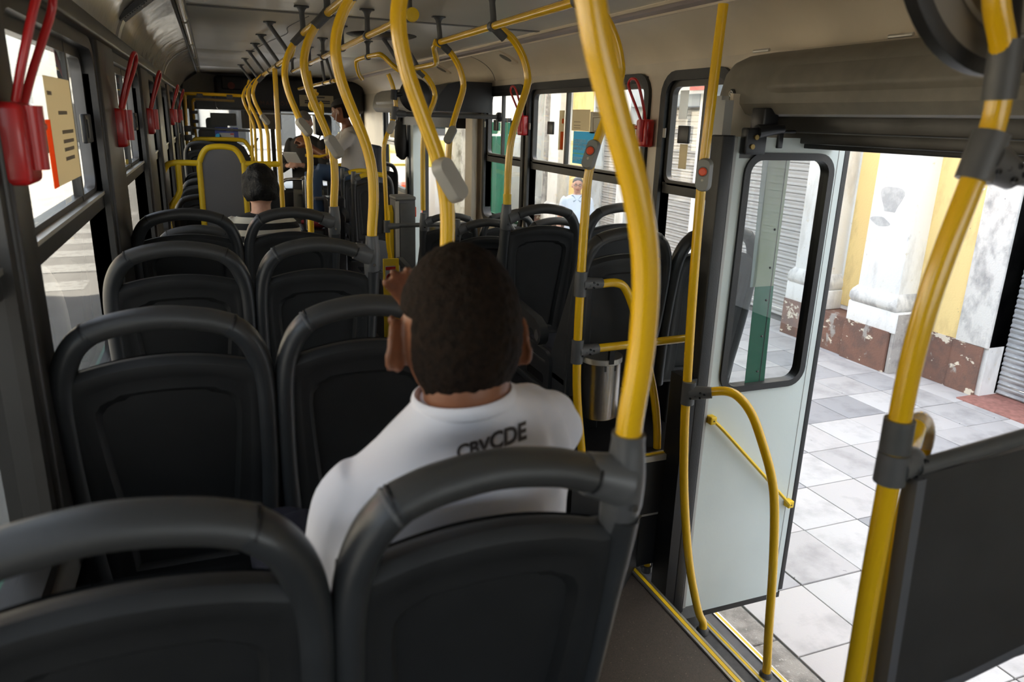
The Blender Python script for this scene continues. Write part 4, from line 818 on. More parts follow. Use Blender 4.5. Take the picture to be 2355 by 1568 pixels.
for x in (-.10,.24): ob('clamp', G().box(x-.035,x+.035,yy-.03,yy+.03,.155,.20,.008), M['bracket'], d)
for z in (-.02,-.13): ob('clamp', G().box(-.215,-.14,yy+.22,yy+.28,z-.02,z+.02,.006), M['socket'], d)
ob('screen', G().box(-.15,.40,yy+.02,yy+.026,-.33,.17), film('smoky screen', (.05,.05,.045), .35), d); ob('pillar_strip', G().prism([(-.245,-.30),(-.205,-.30),(-.185,.15),(-.245,.17)], yy+.3, yy+.32, XZ), M['wall'], d)
q = ob('poster', G().box(.04,.31,yy+.005,yy+.012,-.33,-.19), mat('violet blue poster', (.06,.08,.30), .5), d); ob('white_field', G().box(.09,.26,yy+.001,yy+.005,-.325,-.255).box(.17,.25,yy+.001,yy+.005,-.235,-.20), M['white'], q); ob('cyan_spot', G().lathe([(.035,0),(.035,.004)], (.075,yy+.001,-.30), 'Y', 16), mat('cyan print', (.05,.45,.75), .5), q); ob('red_mark', G().box(.215,.255,yy-.002,yy+.002,-.275,-.262), M['red'], q)
q = ob('grey_notice', G().box(.0,.30,yy+.028,yy+.034,-.17,-.02), mat('faded grey notice', (.085,.083,.07), .8), d)
text('SENHORES', .05, mat('pale letters', (.16,.16,.14), .8), plane_m((.15,yy+.027,-.075), (1,0,0), (0,0,1)), q, thick=.0006)
# --- fare desk, steering column, turnstile bits in the dark front
d = empty('fare_desk', (1.25,8.6,FL), 'dark fare desk and turnstile before the seated man', 'desk'); ob('cabinet', G().box(1.02,1.20,7.6,7.9,FL,-.80,.02), M['knob'], d); ob('chrome_arm', G().tube([(.80,7.6,-.62),(.80,7.6,-1.1),(.95,7.6,-1.2)], .017).tube([(.62,7.65,-.72),(.60,7.65,-.66),(.64,7.65,-.62),(.78,7.65,-.62),(.82,7.65,-.66),(.83,7.65,-1.5)], .017, 10, smooth=3), M['chrome'], d); ob('tray', G().box(.95,1.2,8.0,8.25,-.86,-.83,.008), M['dividerl'], d)
d = empty('engine_cover', (.75,10.6,FL), 'dark cover and driver seat at the front of the aisle', 'cover'); ob('hood', G().box(.46,1.25,10.0,11.2,FL,-.92,.06), M['knob'], d); ob('driver_seat', G().box(-.16,.30,10.55,10.68,-1.2,-.22,.05).box(-.06,.20,10.56,10.66,-.24,-.08,.04), M['pad'], d)
q = empty('hanging_bag', (1.98,8.4,-.42), 'dark jacket and bag hanging at the front right pillar', 'bag'); g = G(); loft(g, [((1.98,8.38,.13),(.02,0,0),(0,.03,0)),((1.97,8.38,.05),(.045,0,0),(0,.08,0)),((1.95,8.38,-.10),(.06,0,0),(0,.10,0)),((1.95,8.38,-.28),(.07,0,0),(0,.10,0)),((1.96,8.38,-.42),(.06,0,0),(0,.07,0)),((1.97,8.38,-.46),(.02,0,0),(0,.03,0))]); ob('cloth', g, M['dark'], q); ob('strap', G().tube([(1.99,8.34,.15),(1.95,8.30,.08),(1.93,8.30,-.05)], .012), M['knob'], q)
# --- warning sticker on a yellow post foot
q = empty('post_foot', (1.10,4.95,FL), 'yellow post foot with a white hand warning sticker', 'post'); ob('plate', G().box(1.02,1.13,4.95,4.965,-1.74,-.93,.004), M['yellowp'], q); sk_ = ob('sticker', G().box(1.035,1.105,4.947,4.95,-1.14,-.98), M['white'], q)
ob('red_header', G().box(1.036,1.104,4.9455,4.9475,-1.008,-.985), M['red'], sk_); ob('red_ring', G().lathe([(.030,0),(.030,.0015),(.024,.0015),(.024,0)], (1.07,4.9455,-1.06), 'Y', 24), M['red'], sk_)
g = G().box(1.058,1.080,4.9455,4.9472,-1.078,-1.058)
for k in range(4): g.box(1.058+.0055*k,1.0622+.0055*k,4.9455,4.9472,-1.058,-1.040+(.004 if k in (1,2) else 0))
ob('hand_mark', g, M['ink'], sk_)
text('MARCOPOLO', .075, mat('dim red letters', (.10,.035,.02), .5), plane_m((.93,11.045,.10), (1,0,0), (0,0,1)), fe, thick=.001, space=1.35)
# ---------------------------------------------------------------- street on the right: kerb, pavement tiles, old facade
rnd = random.Random(7)
TX, TY = .448, .4725; KX = 2.495
pv = ob('pavement', G().box(2.15,7.4,-6,40,PAVE-.14,PAVE-.012), mat('pavement mortar', (.10,.095,.085), .95, var=.3, vscale=30), kind='structure')
tms = [stained('paving slab %d' % k, c, [((c[0]*.72,c[1]*.72,c[2]*.72), 3.5, .50, .72, (1,1,1)), ((.12,.115,.11), 24, .70, .74, (1,1,1))], .85, .15, 140) for k, c in enumerate([(.47,.44,.42),(.42,.395,.38),(.50,.475,.455),(.36,.345,.34),(.30,.29,.29)])]
shapes = []
for k in range(4):
    g = G(); j = lambda: rnd.uniform(-.006,.006); g.box(.004,TX-.004,.004,TY-.004,-.03,0,.004); shapes.append(g)
cnt = 0; tiles = {}
for i in range(10):
    for jx in range(-1, 24):
        x = KX+.006+i*TX; y = 2.286+.02+(jx-3)*TY
        if x > 6.95: continue
        k = rnd.randrange(4); mi = rnd.choices(range(5), (5,5,4,2,1))[0]; z = PAVE+rnd.uniform(-.003,.002)
        if (k, mi) not in tiles:
            o = ob('tile', G().xf(Matrix.Identity(4)) if False else G().add([v+Vector((x,y,z)) for v in shapes[k].v], shapes[k].f), tms[mi], pv); tiles[(k,mi)] = (o, x, y, z)
        else:
            s, x0, y0, z0 = tiles[(k,mi)]; o = s.copy(); COL.objects.link(o); o.parent = pv; o.location = (x-x0, y-y0, z-z0)
        cnt += 1
kb = ob('kerb', G().box(2.16,2.18,-2,25,PAVE-.15,PAVE-.03), M['bracket'], kind='structure')
kms = stained('kerb concrete', (.30,.275,.24), [((.17,.155,.135), 9, .42, .62, (1,1,1)), ((.07,.065,.06), 5, .63, .70, (1,1,1)), ((.42,.39,.34), 40, .6, .66, (1,1,1))], .95, .6, 120)
for k in range(14): ob('kerb_stone', G().box(2.18,KX-.004,-.4+k*.95,-.4+k*.95+.944,PAVE-.15,PAVE+.002,.012), kms, kb)
wm = stained('white facade paint', (.80,.79,.76), [((.52,.50,.46), 3, .52, .72, (1,1,.35)), ((.34,.33,.32), 7, .66, .76, (1,1,.5)), ((.68,.62,.5), 12, .62, .7, (1,1,1))], .9, .35, 50)
whm = stained('grimy white moulding', (.68,.66,.62), [((.36,.35,.34), 6, .46, .66, (1,1,.6)), ((.20,.20,.20), 14, .66, .74, (1,1,1))], .9, .4, 60)
ym = stained('yellow facade paint', (.80,.60,.26), [((.60,.44,.20), 4, .50, .70, (1,1,.4)), ((.22,.19,.15), 18, .68, .72, (1,1,.5)), ((.82,.78,.68), 5, .70, .72, (1,1,1))], .9, .35, 50)
bm_ = stained('peeling brown dado', (.20,.105,.075), [((.15,.09,.07), 6, .45, .6, (1,1,1)), ((.66,.58,.46), 4.2, .585, .60, (1,1,1.5)), ((.34,.31,.28), 7, .60, .66, (1,1,.6))], .9, .5, 60)
gm_ = stained('bare grey render', (.42,.39,.36), [((.24,.22,.21), 6, .45, .65, (1,1,1)), ((.60,.57,.52), 14, .6, .66, (1,1,1))], .95, .5, 60)
sm = [stained('steel shutter slat', (.40,.39,.37), [((.30,.285,.265), 5, .45, .75, (1,.5,1.5)), ((.50,.49,.47), 9, .62, .72, (1,.8,1.5))], .55, .1, 80), stained('worn shutter slat', (.46,.46,.46), [((.22,.22,.23), 4, .44, .6, (1,.6,2.5)), ((.70,.71,.72), 6, .58, .64, (1,.5,2))], .5, .1, 80)]
FX, WX, SX = 6.60, 6.90, 7.15; TOP = 5.0
fa = ob('wall_facade', G().box(WX,7.6,4.70,7.40,PAVE,TOP).box(WX,7.6,9.60,9.88,PAVE,TOP).box(WX,7.6,11.95,12.26,PAVE,TOP).box(WX+.0,7.6,13.3,40,PAVE,TOP).box(WX+.05,7.6,-6,1.6,PAVE,TOP).box(WX+.02,7.6,1.6,4.7,.62,TOP).box(WX+.02,7.6,7.4,9.6,.62,TOP).box(WX+.02,7.6,9.88,11.95,.62,TOP).box(WX+.02,7.6,12.26,13.3,.62,TOP).box(7.55,7.6,-6,40,PAVE,TOP), wm, kind='structure')
ob('parapet', G().box(6.75,9.5,-6,40,TOP,6.1), wm, fa); ob('upper_cornice', G().box(6.45,7.0,-6,40,1.9,2.15,.05).box(6.55,7.0,-6,40,1.75,1.9,.03), whm, fa)
ob('yellow_field', G().box(WX-.012,WX,5.05,5.68,-2.0,1.75).box(WX-.012,WX,6.12,6.62,-2.0,1.75).box(WX-.012,WX,13.35,14.25,-1.95,1.75), ym, fa)
ob('white_jamb', G().box(WX-.03,WX+.28,4.70,5.05,-2.0,1.75,.01), whm, fa)
ob('brown_dado', G().box(WX-.02,WX,4.80,5.62,PAVE,-1.99).box(WX-.035,WX-.015,4.74,5.06,PAVE,-2.0).box(WX-.02,WX,6.1,7.4,PAVE,-2.05), bm_, fa)
def pilaster(y0, y1, xf, dado, par, plainleft=False):
    xw = WX
    ob('pilaster_shaft', G().box(xf+.03,xw+.01,y0,y1,-1.66,1.8,.012), wm, par)
    # moulded base (torus) and plinth block
    pr = [(xf+.03,-1.645),(xf+.015,-1.665),(xf-.005,-1.69),(xf-.02,-1.73),(xf-.022,-1.78),(xf-.008,-1.82),(xf+.01,-1.835)]
    vs = []; n = len(pr)
    for x, z in pr: e = (xf+.03)-x; vs += [(xw,y0-e,z),(x,y0-e,z),(x,y1+e,z),(xw,y1+e,z)]
    fs = []
    for i in range(n-1):
        for k in range(3): a = i*4+k; fs.append((a,a+1,a+5,a+4))
    fs.append((0,3,2,1)); b = (n-1)*4; fs.append((b,b+1,b+2,b+3)); fs.append(tuple(i*4 for i in range(n))); fs.append(tuple(i*4+3 for i in reversed(range(n))))
    ob('base_moulding', G().add(vs, fs), whm, par, angle=60)
    ob('plinth', G().box(xf-.0,xw+.01,y0-.06,y1+.07,-2.06,-1.83,.012), wm, par)
    ob('brown_dado', G().box(xf-.008,xw,y0+.0 if not plainleft else y0-.06,y1+.07,PAVE,-2.05), bm_, par)
ob('bare_render', G().box(FX-.006,WX,5.535,5.575,PAVE,-2.05).box(FX+.0,WX,5.525,5.54,PAVE,-1.85), gm_, fa)
pilaster(5.59,6.13,FX-.02,True,fa); pilaster(6.66,7.18,FX+.02,True,fa); ob('brown_dado', G().box(FX+.01,WX,6.2,6.6,PAVE,-2.06), bm_, fa); pilaster(14.3,14.8,FX,True,fa); pilaster(15.7,16.2,FX,True,fa)
sm_ = ob('plaster_stain', G().prism([(5.88+.13*math.cos(a)*(1+.3*math.sin(3*a)),-.68+.17*math.sin(a)*(1+.25*math.cos(2*a))) for a in [i*math.pi/12 for i in range(24)]], FX+.007, FX+.0095, YZ).prism([(5.98+.12*math.cos(a)*(1+.3*math.sin(2*a)),-.92+.05*math.sin(a)) for a in [i*math.pi/12 for i in range(24)]], FX+.007, FX+.0095, YZ), stained('grey plaster patch', (.50,.50,.48), [((.40,.40,.39), 8, .45, .6, (1,1,1))], .9), fa)
def shutter(y0, y1, label, m, z0=PAVE+.02, z1=.60, pitch=.098):
    e = empty('roller_shutter', (SX,(y0+y1)/2,z0), label, 'shutter', 'roller shutters of the facade'); n = int((z1-z0)/pitch); pr = None
    for k in range(n):
        z = z0+k*pitch
        if pr is None: g = G().prism([(0,0),(-.016,.004),(-.019,.014),(-.010,.028),(-.003,.040),(-.012,.060),(-.014,.074),(-.004,.088),(0,.092)], y0, y1, lambda u,v,w: (SX+u,w,z0+v)); pr = ob('slat', g, m, e); o = pr
        else: o = pr.copy(); COL.objects.link(o); o.parent = e; o.location.z = k*pitch
    ob('side_channel', G().box(SX-.04,SX+.01,y0-.04,y0+.02,z0,z1).box(SX-.04,SX+.01,y1-.02,y1+.04,z0,z1), whm, e); ob('box_hood', G().box(SX-.25,SX+.02,y0-.03,y1+.03,z1-.32,z1+.05,.02), mat('blue grey hood', (.32,.36,.40), .5), e)
    return e
shutter(1.65,4.72,'worn white and grey roller shutter right of the yellow wall', sm[1], z1=.62); shutter(7.44,9.58,'grey roller shutter behind the open door leaf', sm[0]); shutter(9.92,11.92,'grey roller shutter behind the window before the door', sm[0]); shutter(12.3,13.27,'grey roller shutter behind the smiling man', sm[0])
ob('door_sill', G().box(SX-.5,SX+.05,3.3,4.75,PAVE-.01,PAVE+.012,.004), mat('red sill tile', (.32,.14,.11), .7, var=.2, vscale=20), fa)
ob('downpipe', G().tube([(WX-.08,15.3,2.0),(WX-.08,15.3,-1.4),(WX-.12,15.25,-1.75),(WX-.2,15.2,-1.85)], .075, 12), gm_, fa)
q = empty('shop_sign', (6.7,10.6,.4), 'red and white shop sign above the far shutter', 'sign'); ob('board', G().box(6.62,6.66,9.3,10.3,.45,1.3,.005), M['white'], q); ob('red_band', G().box(6.60,6.62,9.3,9.75,.5,1.25), M['red'], q)
q = empty('folded_awning', (6.75,9.75,-.3), 'twisted pale awning cloth and struts above the shutter', 'awning'); ob('cloth', G().tube([(6.9,10.9,.45),(6.75,10.7,.25),(6.7,10.55,.05),(6.72,10.5,-.25)], [.02,.09,.07,.10], 10, smooth=4), M['white'], q); ob('strut', G().tube([(6.9,11.3,.55),(6.3,10.4,.5)], .015).tube([(6.9,10.2,.6),(6.3,10.5,.5)], .015), M['bracket'], q)
q = empty('bus_stop_post', (2.75,7.2,PAVE), 'dark green bus stop post outside the narrow right window', 'post'); ob('column', G().box(2.70,2.765,7.16,7.22,PAVE,-.02,.01), M['green'], q); ob('cap', G().box(2.68,2.785,7.14,7.24,-.02,.02,.006), M['knob'], q)
q = empty('tree', (4.1,13.2,PAVE), 'pale barked tree trunk by the kerb beyond the bus stop post', 'tree'); ob('trunk', G().tube([(4.1,13.2,PAVE),(4.08,13.2,-1.2),(4.12,13.25,.3),(4.05,13.2,2.5)], [.30,.22,.20,.16], 14, smooth=4), stained('pale bark', (.55,.48,.36), [((.22,.18,.12), 10, .45, .6, (1,1,.4))], .95, .8, 30), q)
cr_ = G(); rnd2 = random.Random(3)
for k in range(40):
    a = rnd2.uniform(0,6.28); r = rnd2.uniform(0,1.7); c = Vector((4.05+r*math.cos(a),13.3+r*math.sin(a),3.4+rnd2.uniform(-.9,1.1))); cr_.ball(c, (rnd2.uniform(.3,.6),)*3, 8, 6)
c_ = ob('crown', cr_, mat('leaf green', (.10,.20,.03), .8, var=.4, vscale=8, bump=1, bscale=12), q); c_['kind'] = 'stuff'
# vehicle seen through the front right windows
q = empty('white_van', (4.3,16.5,ROAD), 'white and yellow van parked ahead, seen past the far door', 'van'); ob('body', G().box(3.2,5.6,15.6,21,ROAD+.35,.25,.25), M['whitepaint'], q); ob('yellow_band', G().box(3.18,5.62,15.58,21.02,-1.0,-.45,.02), mat('pale yellow band', (.85,.70,.12), .4), q); ob('rear_window', G().box(3.5,5.3,15.56,15.6,-.35,.08,.02), M['knob'], q)
for x in (3.4,5.4):
    for y in (16.5,20): w_ = ob('wheel', G().lathe([(.12,-.1),(.33,-.1),(.35,0),(.33,.1),(.12,.1)], (x,y,ROAD+.35), 'X', 20), M['rubber'], q)
# ---------------------------------------------------------------- road and sunlit street on the left and ahead
rd = ob('road', G().box(-40,2.15,-20,90,ROAD-.1,ROAD).box(2.15,60,40,90,ROAD-.1,ROAD), stained('concrete road', (.235,.23,.225), [((.19,.187,.183), 1.4, .45, .65, (1,.3,1)), ((.15,.147,.143), 9, .66, .74, (1,1,1))], .9, .15, 90), kind='structure')
for k in range(7): ob('crossing_stripe', G().prism([(-6.8,12.2+k*1.5),(-2.0,12.6+k*1.5),(-2.0,13.3+k*1.5),(-6.8,12.9+k*1.5)],ROAD+.001,ROAD+.004,XY), stained('worn road paint', (.34,.34,.335), [((.26,.255,.25), 9, .5, .6, (1,1,1))], .8) if k == 0 else bpy.data.materials['worn road paint'], rd)
for x in (-3.9,-7.4): ob('slab_joint', G().box(x-.008,x+.008,-5,40,ROAD+.0005,ROAD+.003), M['rubber'], rd)
for y in (2.4,6.9,14.0): ob('slab_joint', G().box(-9,-.8,y-.008,y+.008,ROAD+.0005,ROAD+.003), M['rubber'], rd)
ob('kerb_far', G().box(-12,-9,-20,80,ROAD,ROAD+.15,.02), mat('far pavement', (.55,.53,.5), .9, var=.15, vscale=6), rd)
def house(label, x0, x1, y0, y1, h, m, floors, cols, face='X', name='building'):
    e = empty(name, ((x0+x1)/2,(y0+y1)/2,ROAD), label, 'building'); ob('walls', G().box(x0,x1,y0,y1,ROAD,ROAD+h), m, e); ob('cornice', G().box(x0-.2,x1+.2,y0-.2,y1+.2,ROAD+h,ROAD+h+.35).box(x0-.1,x1+.1,y0-.1,y1+.1,ROAD+3.6,ROAD+3.8), whm, e)
    fh = (h-.6)/floors
    for f in range(floors):
        for c in range(cols):
            if face == 'X': w = (y1-y0)/cols; a = y0+w*(c+.28); b = y0+w*(c+.72); box = (x1-.02,x1+.08,a,b); pin = (x1+.06,x1+.1,a+.08,b-.08)
            else: w = (x1-x0)/cols; a = x0+w*(c+.28); b = x0+w*(c+.72); box = (a,b,y0-.08,y0+.02); pin = (a+.08,b-.08,y0-.1,y0-.06)
            z = ROAD+.7+f*fh if f else ROAD+.15; zz = ROAD+f*fh+fh*.78
            wdw = ob('window', G().box(*box, z, zz, .02), whm, e); ob('pane', G().box(*pin, z+.1, zz-.1), mat('dark pane', (.05,.055,.06), .15) if 'dark pane' not in bpy.data.materials else bpy.data.materials['dark pane'], wdw)
    return e
lm = stained('sunlit cream facade', (.82,.78,.68), [((.62,.58,.5), 1.2, .48, .7, (1,1,.4))], .9); rm_ = stained('red brick facade', (.55,.16,.09), [((.42,.12,.07), 3, .45, .65, (1,1,1))], .9)
house('sunlit cream building across the street, beside the first left window', -22, -12, 12, 24, 6.4, lm, 2, 4)
house('red upper building rising behind the cream one across the street', -40, -23, 18, 36, 16, rm_, 4, 5)
house('pale building across the street, level with the camera', -22, -12, 0, 11.5, 8.5, lm, 2, 3)
house('long pale building further along the left side of the street', -22, -12, 25, 60, 9, lm, 2, 8)
house('white building closing the street far ahead', -10, 14, 62, 75, 12, stained('far white facade', (.85,.84,.8), [((.7,.68,.62), .8, .5, .7, (1,1,1))], .9), 3, 7, 'Y')
q = empty('street_lamp', (-9.6,13.0,ROAD), 'pale street lamp post seen through the first left window', 'street lamp'); ob('post', G().tube([(-9.6,13.0,ROAD),(-9.6,13.0,2.5),(-9.6,13.0,5.5)], [.09,.07,.06], 10), M['plate'], q); ob('arm', G().tube([(-9.6,13.0,5.4),(-9.2,13.0,5.7),(-8.4,13.0,5.75)], .05, 8), M['plate'], q); ob('head', G().box(-8.5,-7.9,12.9,13.1,5.68,5.80,.03), M['bracket'], q)
# ---------------------------------------------------------------- people
def rotm(yaw=0, pitch=0, roll=0): return Matrix.Rotation(yaw,4,'Z') @ Matrix.Rotation(pitch,4,'X') @ Matrix.Rotation(roll,4,'Y')
def bump(d, c, s): return math.exp(-((d[0]-c[0])**2+(d[1]-c[1])**2)/(2*s*s))
def head_point(a, t, face=True):
    """a azimuth (0 = face, +y), t latitude; unit head about .15 wide, .19 deep, .225 tall, centre mid-skull"""
    d = Vector((math.cos(t)*math.sin(a), math.cos(t)*math.cos(a), math.sin(t)))
    p = Vector((d.x*.0745, d.y*.096, d.z*.112))
    if d.y < 0: p.y *= 1+.03*math.cos(t); 
    if d.z < 0:
        k = min(1,-d.z*1.15)
        if d.y > -.1: p.x *= 1-.22*k*k; p.z *= 1.05; p.y += .006*k
        else: p.y *= 1-.25*k*k; p.x *= 1-.16*k*k
    else: p.x *= 1+.03*d.z
    if face and d.y > 0:
        u, v = p.x, p.z
        p.y += .021*bump((u,v),(0,-.030),.0105)+.011*bump((u,v),(0,-.012),.010)+.006*bump((u,v),(0,.016),.03)
        p.y -= .010*(bump((u,v),(-.031,.0),.0125)+bump((u,v),(.031,.0),.0125))
        p.y += .006*bump((u,v),(0,-.062),.016)+.006*bump((u,v),(0,-.098),.016)+.003*(bump((u,v),(-.038,-.035),.016)+bump((u,v),(.038,-.035),.016))
    return p
def head_g(g, m, s=1, nu=44, nv=30, face=True):
    vs = []; fs = []
    for j in range(nv+1):
        t = -math.pi/2*.985+math.pi*.985*j/nv
        for i in range(nu): vs.append(m @ (head_point(2*math.pi*i/nu, t, face)*s))
    for j in range(nv):
        for i in range(nu): fs.append((j*nu+i, j*nu+(i+1)%nu, (j+1)*nu+(i+1)%nu, (j+1)*nu+i))
    fs.append(tuple(range(nu-1,-1,-1))); fs.append(tuple(nv*nu+i for i in range(nu))); return g.add(vs, fs)
def ear_g(g, m, side, s=1, flare=.55):
    """outer ear: curled shell standing off the head"""
    q = G(); n = 14
    rimp = [Vector((.0,.010*math.cos(k*2*math.pi/n)*1.55+(-.004 if math.sin(k*2*math.pi/n) < -.4 else 0), .030*math.sin(k*2*math.pi/n))) for k in range(n)]
    q.tube([rimp[k % n]+Vector((.006*abs(math.cos(k*math.pi/n)),-.004,0)) for k in range(n+1)], .0042, 8)
    q.ball((-.001,.001,.0), (.0068,.0155,.0300), 14, 10); q.ball((-.001,.004,-.026), (.0065,.009,.010), 10, 6); q.ball((-.008,.008,-.002), (.010,.010,.020), 10, 8)
    e = Matrix.Translation((side*.0775,-.004,-.012)) @ Matrix.Scale(side,4,(1,0,0)) @ Matrix.Rotation(flare,4,'Z') @ Matrix.Rotation(-.15,4,'X')
    start = len(g.v); g.add([m @ ((e @ v)*s) for v in q.v], q.f); return g
def hair_g(m, s=1, thick=.010, hairline=None, nu=72, nv=40, lump=0, seed=0, fr=30):
    """hair as a shell over the skull, fading out at the hairline"""
    vs = []; fs = []; keep = {}
    for j in range(nv+1):
        t = -math.pi/2*.9+math.pi*.95*j/nv
        for i in range(nu):
            a = 2*math.pi*i/nu; p = head_point(a, min(t,math.pi/2*.999), False); f = hairline(a, p); k = sstep(0,.012,f); n = p.normalized()
            off = (-.006+(thick+.006)*k)+(lump*noise.noise(Vector((p.x*fr+seed,p.y*fr,p.z*fr)))*k if lump else 0)
            vs.append(m @ ((p+n*off)*s)); keep[(i,j)] = f > -.006
    for j in range(nv):
        for i in range(nu):
            if keep[(i,j)] or keep[((i+1)%nu,j)] or keep[(i,j+1)] or keep[((i+1)%nu,j+1)]: fs.append((j*nu+i, j*nu+(i+1)%nu, (j+1)*nu+(i+1)%nu, (j+1)*nu+i))
    fs.append(tuple(nv*nu+i for i in range(nu))); return G().add(vs, fs)
def limb(g, pts, rads, n=16, smooth=5): return g.tube(pts, rads, n, smooth=smooth)
def hand_g(g, wrist, fdir, palm_n, s=1, curl=.5, spread=.1, thumb=1):
    """palm, four unequal fingers with knuckle bends and a thumb from the side of the palm; fdir along fingers, palm_n out of the palm"""
    W_ = Vector(wrist); f = Vector(fdir).normalized(); pn = Vector(palm_n); pn = (pn-f*pn.dot(f)).normalized(); sd = f.cross(pn)*thumb
    P = lambda a,b,c: W_+(f*a+sd*b+pn*c)*s
    loft(g, [(P(-.015,0,0), sd*.024*s, pn*.018*s),(P(.02,0,0), sd*.032*s, pn*.015*s),(P(.06,0,0), sd*.040*s, pn*.013*s),(P(.088,0,.0), sd*.038*s, pn*.010*s)], 14)
    for b, L, dl in ((.028,.070,0),(.009,.079,.004),(-.010,.073,.002),(-.029,.056,-.008)):
        a = .080+dl; pts = [P(a-.02,b*.95,0)]; ang = 0; x, z = a, 0
        for seg, c in ((.45,curl*.5),(.30,curl),(.25,curl*.7)):
            ang += c; x += L*seg*math.cos(ang); z += L*seg*math.sin(ang); pts.append(P(x, b*(1+spread*(x-a)*12), z))
        g.tube(pts, [.0095*s,.009*s,.0082*s,.0065*s], 10, smooth=3); g.ball(pts[-1], .0064*s, 8, 6)
    g.tube([P(.018,.022,.004),P(.042,.045,.012),P(.065,.054,.022),P(.085,.052,.030)], [.013*s,.011*s,.0095*s,.0075*s], 10, smooth=3); g.ball(P(.085,.052,.030), .0074*s, 8, 6); return g
def face_bits(e, m, s=1, glasses=False, smile=False, iris=(.05,.03,.02)):
    wm_ = M['white']; g = G()
    for sx in (-1,1): g.ball(m @ (Vector((sx*.031,.0795,.0))*s), .0105*s, 10, 8)
    ey = ob('eyes', g, wm_, e); g = G()
    for sx in (-1,1): g.ball(m @ (Vector((sx*.031,.0875,.0))*s), .0045*s, 8, 6)
    ob('irises', g, M['knob'], ey); g = G()
    for sx in (-1,1): g.tube([m @ (Vector((sx*x,.094-.06*abs(x-.02),z))*s) for x, z in ((.015,.017),(.03,.022),(.047,.016))], .0028*s, 6)
    ob('eyebrows', g, M['greyhair'], e)
    mo = [(-.024,.083,-.062),(-.012,.097,-.0665),(0,.1005,-.067),(.012,.097,-.0665),(.024,.083,-.062)] if smile else [(-.02,.087,-.064),(0,.1005,-.064),(.02,.087,-.064)]
    ob('mouth', G().tube([m @ (Vector(p)*s) for p in mo], [.0025*s]+[.0045*s]*(len(mo)-2)+[.0025*s], 8), mat('lip', (.30,.09,.075), .5) if 'lip' not in bpy.data.materials else bpy.data.materials['lip'], e)
    if glasses:
        g = G()
        for sx in (-1,1): g.tube([m @ (Vector((sx*.031+.021*math.cos(a),.108-.012*abs(math.cos(a))*(1 if sx*math.cos(a) > 0 else 0),.0+.016*math.sin(a)))*s) for a in [i*math.pi/8 for i in range(17)]], .0016*s, 6); g.tube([m @ (Vector((sx*.052,.098,.004))*s), m @ (Vector((sx*.078,.0,.006))*s)], .0016*s, 6)
        g.tube([m @ (Vector((-.011,.109,.003))*s), m @ (Vector((.011,.109,.003))*s)], .0016*s, 6); ob('glasses', g, M['knob'], e)
def short_line(a, p):
    """cropped hair: nape, above the ears, forehead"""
    c = math.cos(a); z = -.088 if c < -.55 else (-.088+(c+.55)/.45*.088 if c < -.1 else (.0+(c+.1)*.06 if c < .35 else .03+(c-.35)*.055))
    if -.45 < c < .12: z = max(z, .024)          # over the ear
    return p.z-z
# --- man in the white T-shirt (row nearest to the camera), seen from behind
HC = Vector((.295,.932,-.281)); hm = Matrix.Translation(HC) @ rotm(-.06,-.06,.03)
man = empty('person', (.26,.95,-.95), 'seated man in a white T-shirt with black lettering, seen from behind', 'person')
SKIN = G(); head_g(SKIN, hm, 1.03); ear_g(SKIN, hm, -1, 1.10, .62); ear_g(SKIN, hm, 1, 1.08, .42)
loft(SKIN, [((.296,.905,-.30),(.058,0,0),(0,.062,0)),((.295,.898,-.335),(.059,0,.004),(0,.062,.01)),((.294,.896,-.365),(.058,0,.005),(0,.058,.004)),((.293,.91,-.40),(.070,0,.010),(0,.050,.0)),((.292,.925,-.43),(.10,0,.012),(0,.045,0)),((.285,.93,-.50),(.11,0,.0),(0,.06,0)),((.28,.93,-.70),(.11,0,0),(0,.06,0))], 24)
elbL = (.115,1.02,-.76); wrL = (.21,1.22,-.80)
limb(SKIN, [(.135,.92,-.53),(.122,.97,-.65),elbL], [.043,.041,.036]); limb(SKIN, [elbL,(.16,1.13,-.80),wrL], [.036,.034,.026])
hand_g(SKIN, (.215,1.23,-.80), (.5,.8,-.05), (0,0,-1), .95, .5, .1, 1)
limb(SKIN, [(.44,.99,-.48),(.452,1.12,-.545),(.445,1.22,-.60)], [.043,.041,.036]); limb(SKIN, [(.445,1.22,-.60),(.40,1.19,-.49),(.335,1.145,-.345)], [.036,.034,.026])
hand_g(SKIN, (.331,1.142,-.338), (-.52,-.26,.80), (-.25,-.90,-.2), .98, .22, .10, -1)
ob('body', remesh(SKIN, .0042, 5, .5), M['skin'], man, angle=180)
def crop_line(a, p):
    c = math.cos(a); sN = abs(math.sin(a))
    z = -.092+.018*sN if c < -.5 else (-.076+(c+.5)/.40*.085 if c < -.1 else (.009+(c+.1)*.07 if c < .35 else .04+(c-.35)*.04))
    if -.40 < c < .10: z = max(z, .020)
    return p.z-z
ob('hair', hair_g(hm, 1.03, .0080, crop_line, 150, 90, .0022, 3, 130), M['hair'], man, angle=180)
TS = G()
